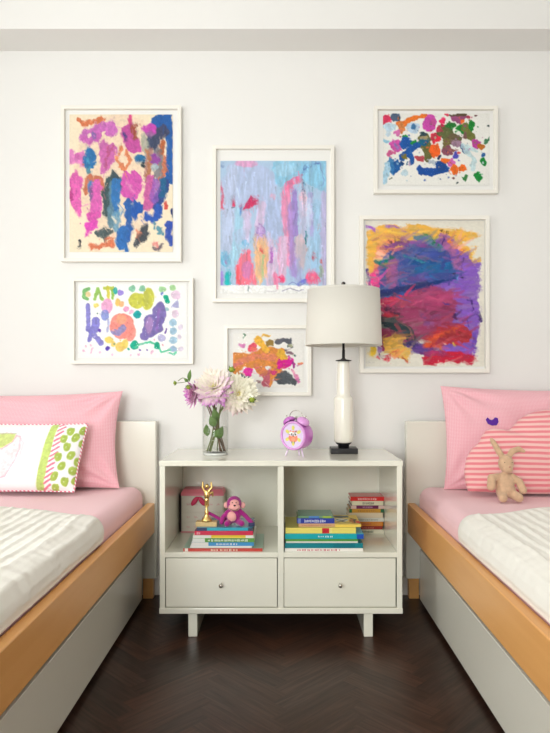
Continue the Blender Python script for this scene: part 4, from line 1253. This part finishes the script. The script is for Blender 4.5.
zl = stack([
 ('wide red spined picture book at the bottom of the left stack', 183.2, 262.5, 3.2*u, .235, 0, (190, 62, 48), (150, 185, 165), ((235, 215, 190), .35, .68, .9), ((.02, .06, (235, 225, 215)),)),
 ('thin white book resting on the wide red one', 190, 252, 1.8*u, .20, .006, (235, 232, 226), (225, 228, 222), None, ()),
 ('blue spined book with a white left end in the left stack', 191.5, 254, 3.8*u, .20, .006, (60, 145, 200), (225, 228, 222), ((240, 240, 240), .40, .72, .7), ((0, .27, (228, 226, 220)),)),
 ('green spined book with white lettering in the left stack', 192.5, 254.5, 4.0*u, .20, .004, (88, 150, 60), (225, 228, 222), ((235, 240, 225), .25, .88, .8), ((0, .20, (226, 228, 222)),)),
 ('yellow spined book with white ends in the left stack', 193, 253.5, 2.8*u, .19, .008, (232, 200, 50), (235, 230, 220), None, ((0, .3, (232, 230, 224)), (.87, 1, (235, 232, 226)))),
 ('crimson spined book below the topmost of the left stack', 194.5, 253, 4.2*u, .19, .006, (205, 30, 70), (60, 40, 60), ((235, 180, 190), .04, .09, .8), ()),
 ('teal spined book topmost of the left stack', 197, 252.5, 3.2*u, .18, .008, (40, 165, 185), (70, 120, 150), None, ((0, .18, (40, 60, 100)), (.92, 1, (50, 60, 80)))),
], 2.448, SH)
r_group = 'picture books stacked in the right cubby'
zr = stack([
 ('white spined book with coloured lettering at the bottom of the right front stack', 284.8, 363.2, 3.2*u, .20, 0, (236, 232, 224), None, ((190, 60, 80), .16, .70, .8), ()),
 ('dark teal spined book in the right front stack', 284.9, 363, 4.9*u, .20, .001, (18, 130, 140), None, None, ((.62, .9, (14, 118, 130)),)),
 ('thin white spined book between the two teal ones', 286, 358, 1.7*u, .19, .005, (232, 228, 215), None, None, ()),
 ('thin green spined book under the turquoise one', 285.5, 358, 2.4*u, .19, .004, (90, 160, 70), None, None, ()),
 ('turquoise spined book with a blue end in the right front stack', 285, 363.8, 5.0*u, .20, .001, (20, 172, 182), (60, 180, 210), ((220, 240, 240), .42, .60, .5), ((.91, 1, (30, 80, 180)),)),
 ('yellow spined book with a red picture on the turquoise one', 285.5, 356, 5.6*u, .20, .008, (238, 220, 110), (205, 195, 90), None, ((.52, .62, (200, 40, 50)), (.62, .66, (240, 225, 130)))),
], 2.448, SH)
t_ = stack([
 ('tan spined paperback on the yellow book', 298.5, 335, 3.2*u, .13, 0, (212, 168, 130), None, ((190, 120, 90), .1, .9, .5), ()),
 ('blue spined paperback with white lettering on the tan one', 297, 334.5, 5.2*u, .13, 0, (44, 62, 160), (120, 140, 90), ((225, 228, 245), .2, .78, .8), ((.03, .1, (120, 140, 200)),)),
 ('green and blue paperback topmost of the right front stack', 298.5, 333, 2.2*u, .12, .002, (110, 150, 110), (105, 150, 130), None, ((.3, .6, (80, 130, 190)), (.7, .95, (150, 180, 70)))),
], 2.475, zr)
# comic book with patterned cover, lying open-edged on the yellow book
x0, x1 = bx_(335, 2.47), bx_(361, 2.47)
cb = thing('book', 'yellow comic paperback with a black and white picture on its cover, beside the blue paperback', 'book', ((x0+x1)/2, 2.47+.085, zr), (0, 0, 0), r_group)
w = x1-x0; hh = 2.6*u
obj('pages', box(-w/2+.002, w/2-.002, -.083, .083, .0012, hh-.0012), PAGE, cb)
obj('cover', box(-w/2, w/2, -.085, .085, 0, .001), mat('cover_yellow', (238, 205, 90), .4), cb)
nx = 80; gx, gy = np.meshgrid(np.linspace(0, 26, nx), np.linspace(0, 40, 110))
ct = """
e 40,60,60 1 8,8 9,5
e 90,110,110 1 12,6 5,2
e 230,226,210 1 8,22 7,8
c 40,40,40 1 1 3,20 9,26 13,20
c 40,40,40 1 1 5,28 12,30
e 190,120,60 1 20,26 4,9
c 60,60,50 1 .9 17,12 22,20 21,34
e 210,60,50 1 25,32 2,6
c 120,80,40 1 .9 0,34 26,36
"""
me = grid_mesh(np.stack([gx/26*w-w/2, .085-gy/40*.17, np.full(gx.shape, hh)], -1)); set_col(me, paint(gx, gy, (240, 212, 110), ct, seed=30, warp=1.2))
cv = obj('cover', me, attr_mat('comic_cover', .4), cb); m_ = cv.modifiers.new('s', 'SOLIDIFY'); m_.thickness = .0008; m_.offset = -1
obj('spine', box(-w/2, w/2, -.0856, -.0835, .0, hh-.0005), mat('cover_yellow', (238, 205, 90), .4), cb)
r_group = 'paperbacks stacked at the back of the right cubby'
v = 1/228.
stack([
 ('cream spined paperback at the bottom of the back stack', 357, 384, 4.0*v, .11, 0, (226, 220, 196), None, ((60, 90, 60), .2, .6, .8), ()),
 ('dark red spined paperback in the back stack', 354, 382.5, 3.4*v, .11, .002, (156, 44, 34), None, ((210, 120, 100), .3, .7, .7), ()),
 ('orange spined paperback in the back stack', 353, 383.3, 4.4*v, .11, .001, (208, 126, 34), None, ((190, 70, 40), .3, .6, .6), ()),
 ('pale grey spined paperback in the back stack', 352, 384, 3.8*v, .11, .0, (208, 204, 190), None, ((120, 120, 120), .1, .8, .5), ()),
 ('thick beige spined paperback in the back stack', 348.3, 383, 5.0*v, .11, .0, (214, 194, 164), None, None, ()),
 ('gold spined paperback with green ends in the back stack', 349.3, 384, 3.9*v, .11, .0, (198, 142, 40), None, ((150, 90, 30), .25, .75, .6), ((0, .08, (30, 100, 60)), (.9, 1, (30, 100, 60)))),
 ('purple spined paperback with pale ends in the back stack', 351, 384.5, 3.4*v, .11, .0, (104, 26, 74), None, ((190, 140, 180), .35, .65, .7), ((0, .16, (214, 180, 170)), (.82, 1, (214, 180, 170)))),
 ('cream spined paperback below the red one in the back stack', 352, 383.5, 4.3*v, .11, .0, (220, 212, 180), None, ((70, 70, 50), .34, .70, .85), ()),
 ('bright red spined paperback topmost of the back stack', 350.5, 384.2, 4.2*v, .10, .0, (208, 26, 24), None, ((245, 200, 195), .22, .76, .7), ()),
], 2.735, SH)
# ---------------------------------------------------------------- trophy, monkey, jewellery box
GOLD = mat('trophy_gold', (246, 212, 136), .3, metal=1); S = 2.485/F
zt0 = zl
tp = thing('trophy', 'small golden figure trophy on a pale block, on the left book stack', 'trophy', ((206.5-CX)*S, 2.49, zt0))
obj('plinth', box(-10.5*S, 10.5*S, -.018, .018, 0, 4.6*S, .001), mat('plinth_marble', (214, 186, 130), .3, var=.2, vscale=80), tp)
obj('pedestal', lathe([(0, 4.6*S), (5.5*S, 4.6*S), (5*S, 6.5*S), (2.8*S, 8.5*S), (1.8*S, 12*S), (2.4*S, 14*S), (1.2*S, 16*S), (1*S, 21*S), (0, 21*S)], 28), GOLD, tp, True)
def g(x, zz, y=0): return (x*S, y, zz*S)
blobby('figurine', [(g(.2, 31), (3*S, 2.2*S, 5*S)), (g(.3, 39.5), (2*S, 2*S, 2.4*S)), (g(.2, 25.5), (2.4*S, 2*S, 3*S))],
       [([g(-.5, 23), g(-1, 20)], [1.4*S, 1.1*S]), ([g(1, 23), g(1.4, 20)], [1.4*S, 1.1*S]),
        ([g(-1.5, 34), g(-4.2, 38), g(-3.8, 43.5)], [1.3*S, 1.2*S, .9*S]), ([g(2, 34), g(5, 38), g(4.6, 43)], [1.3*S, 1.2*S, .9*S]),
        ([g(2, 31, .004), g(5.4, 33, .008), g(6, 29, .008)], [1.2*S, 1.3*S, .7*S])], .0011, GOLD, tp)
S = 2.52/F; MG = mat('monkey_plush', (168, 24, 128), .9, sheen=.5, bump=.6, bscale=500); MP = mat('monkey_face', (244, 176, 170), .85, sheen=.3)
mk = thing('plush_monkey', 'small magenta plush monkey with a pink face, sitting on the left book stack', 'toy', ((234-CX)*S, 2.502, zl))
mo = 527
def q(px, py, y=0): return ((px-234)*S, y, (mo-py)*S)
body = blobby('body', [(q(234, 517), (7.5*S, 6*S, 8*S)), (q(234.5, 506), (7.6*S, 7*S, 8*S))],
       [([q(228.5, 514), q(223.5, 519, -.006), q(222.5, 523.5, -.018)], [2.6*S, 2.3*S, 2.3*S]),
        ([q(240, 513), q(246, 518, -.004), q(251.5, 523.6, -.012)], [2.5*S, 2.2*S, 2.4*S]),
        ([q(231, 523), q(228, 524, -.030)], [3.2*S, 3*S]), ([q(238, 523), q(242.5, 524, -.028)], [3.2*S, 3*S]),
        ([q(226, 522, .01), q(220, 521, .0), q(213.5, 517, -.004), q(209.5, 515, -.004)], [1.8*S, 1.8*S, 1.7*S, 1.6*S])], .0016, MG, mk)
for ex in (226.6, 243): obj('ear', ell(q(ex, 507.5, .002), (2.6*S, 1.4*S, 3.2*S)), MP, mk, True)
fc = obj('face', blobby('face', [(q(235, 504.6, -.017), (5*S, 4*S, 4*S)), (q(235, 508.5, -.020), (6*S, 4.2*S, 3.8*S))], [], .0012, MP, mk).data, [], mk) if False else blobby('face', [(q(235, 504.6, -.017), (5*S, 4*S, 4*S)), (q(235, 508.5, -.020), (6*S, 4.2*S, 3.8*S))], [], .0012, MP, mk)
obj('belly', ell(q(232.8, 517.6, -.0165), (4.9*S, 2.6*S, 5.2*S)), MP, mk, True)
for ex in (233.4, 237): obj('eye', ell(q(ex, 503.2, -.0345), (.0018, .0014, .0026)), mat('eye_black', (30, 24, 22), .2), mk, True)
obj('nose', ell(q(235.6, 506, -.0375), (.0042, .0024, .0034)), mat('eye_black', (30, 24, 22), .2), mk, True)
obj('mouth', tube([q(230.5+9*t/10, 509+1.8*math.sin(PI*t/10), -.0335-.005*math.sin(PI*t/10)) for t in range(11)], .0008, 6), mat('eye_black', (30, 24, 22), .2), mk, True)
cl_ = obj('magnet_clip', box(*sorted((q(249, 0)[0], q(255, 0)[0])), -.024, -.002, .0002, 3.4*S, .001), mat('dark_blue_plastic', (36, 44, 84), .4), mk); cl_['label'] = 'dark blue hand clip'
# jewellery box
S = 2.76/F; jb = thing('jewellery_box', 'pale pink lidded jewellery box with drawers, at the back of the left cubby', 'box', ((202.3-CX)*S, 2.76, SH))
jw = 21*S; JB = mat('box_cream', (216, 206, 190), .5); JP = mat('box_pink', (222, 120, 132), .45)
def jz(py): return (532.5-py)*S
obj('body', box(-jw, jw, 0, .095, 0, jz(496), .001), JB, jb)
bm = bmesh.new(); a0, a1 = jz(496), jz(490)
lo = [(-jw-.002, -.002), (jw+.002, -.002), (jw+.002, .097), (-jw-.002, .097)]; hi = [(-jw+.006, .012), (jw-.006, .012), (jw-.006, .085), (-jw+.006, .085)]
v0 = [bm.verts.new((x, y, a0)) for x, y in lo]; v1 = [bm.verts.new((x, y, a0+.010)) for x, y in lo]; v2 = [bm.verts.new((x, y, a1)) for x, y in hi]
bm.faces.new(v0[::-1]); bm.faces.new(v2)
for p, q_ in ((v0, v1), (v1, v2)):
    for i in range(4): bm.faces.new((p[i], p[(i+1) % 4], q_[(i+1) % 4], q_[i]))
obj('lid', bm, JP, jb)
for za, zb2 in ((531.5, 522.5), (521.5, 513), (512, 497)):
    d = obj('drawer', box(-jw+.004, jw-.004, -.003, .001, jz(za), jz(zb2), .0008), JB, jb)
    bm = bmesh.new(); rnd = random.Random(za)
    for k in range(5):
        cx = -jw*.75+k*jw*.36; zz = (jz(za)+jz(zb2))/2
        tube([(cx+.003*j, -.0034, zz+.006*math.sin(j*2.1+k)*(1-.1*j)) for j in range(6)], .0007, 5, bm)
    obj('scrollwork', bm, JP, d)
obj('base_trim', box(-jw-.001, jw+.001, -.004, .0, 0, .004, .0005), JP, jb)
e_ = obj('edge_strip', box(-jw-.006, -jw-.0005, -.002, .09, .002, jz(495), .001), mat('strip_dark', (44, 26, 28), .5), jb); e_['label'] = 'dark edge strip'
bm = bmesh.new()
for s in (-1, 1):
    ell((-jw*.18+s*.016, -.010, jz(501)), (.011, .006, .024), bm, Matrix.Rotation(-s*math.radians(35), 3, 'Y'))
ell((-jw*.18, -.010, jz(498)), (.006, .006, .006), bm)
obj('bow', bm, mat('bow_pink', (205, 50, 90), .6), jb, True)
# ---------------------------------------------------------------- light
def area(name, loc, rot, sx, sy, power, col):
    l = bpy.data.lights.new(name, 'AREA'); l.shape = 'RECTANGLE'; l.size = sx; l.size_y = sy; l.energy = power; l.color = col
    o = bpy.data.objects.new(name, l); C.objects.link(o); o.location = loc; o.rotation_euler = rot
area('daylight_left', (XL-.25, (W1[0]+W1[1])/2, (W1[2]+W1[3])/2), (0, math.radians(-90), 0), W1[3]-W1[2], W1[1]-W1[0], 31, (1, .99, .975))
area('daylight_front', ((W2[0]+W2[1])/2, YF-.25, (W2[2]+W2[3])/2), (math.radians(90), 0, 0), W2[1]-W2[0], W2[3]-W2[2], 128, (1, .995, 1))
wd = bpy.data.worlds.new('world'); bpy.context.scene.world = wd; wd.use_nodes = True
bg = wd.node_tree.nodes['Background']; bg.inputs[0].default_value = (.93, .96, 1, 1); bg.inputs[1].default_value = .6
# ---------------------------------------------------------------- camera
cd = bpy.data.cameras.new('camera'); cam = bpy.data.objects.new('camera', cd); C.objects.link(cam)
cam.location = (0, 0, EYE); cam.rotation_euler = (PI/2, 0, 0)
cd.sensor_fit = 'AUTO'; cd.sensor_width = 36; cd.lens = 36*F/733; cd.shift_x = -(CX-275)/733; cd.shift_y = (CY-366.5)/733
cd.clip_start = .05
sc = bpy.context.scene; sc.camera = cam
vs_ = sc.view_settings; vs_.view_transform = 'Standard'; vs_.look = 'None'; vs_.gamma = 1; vs_.use_curve_mapping = False; vs_.exposure = 0.0
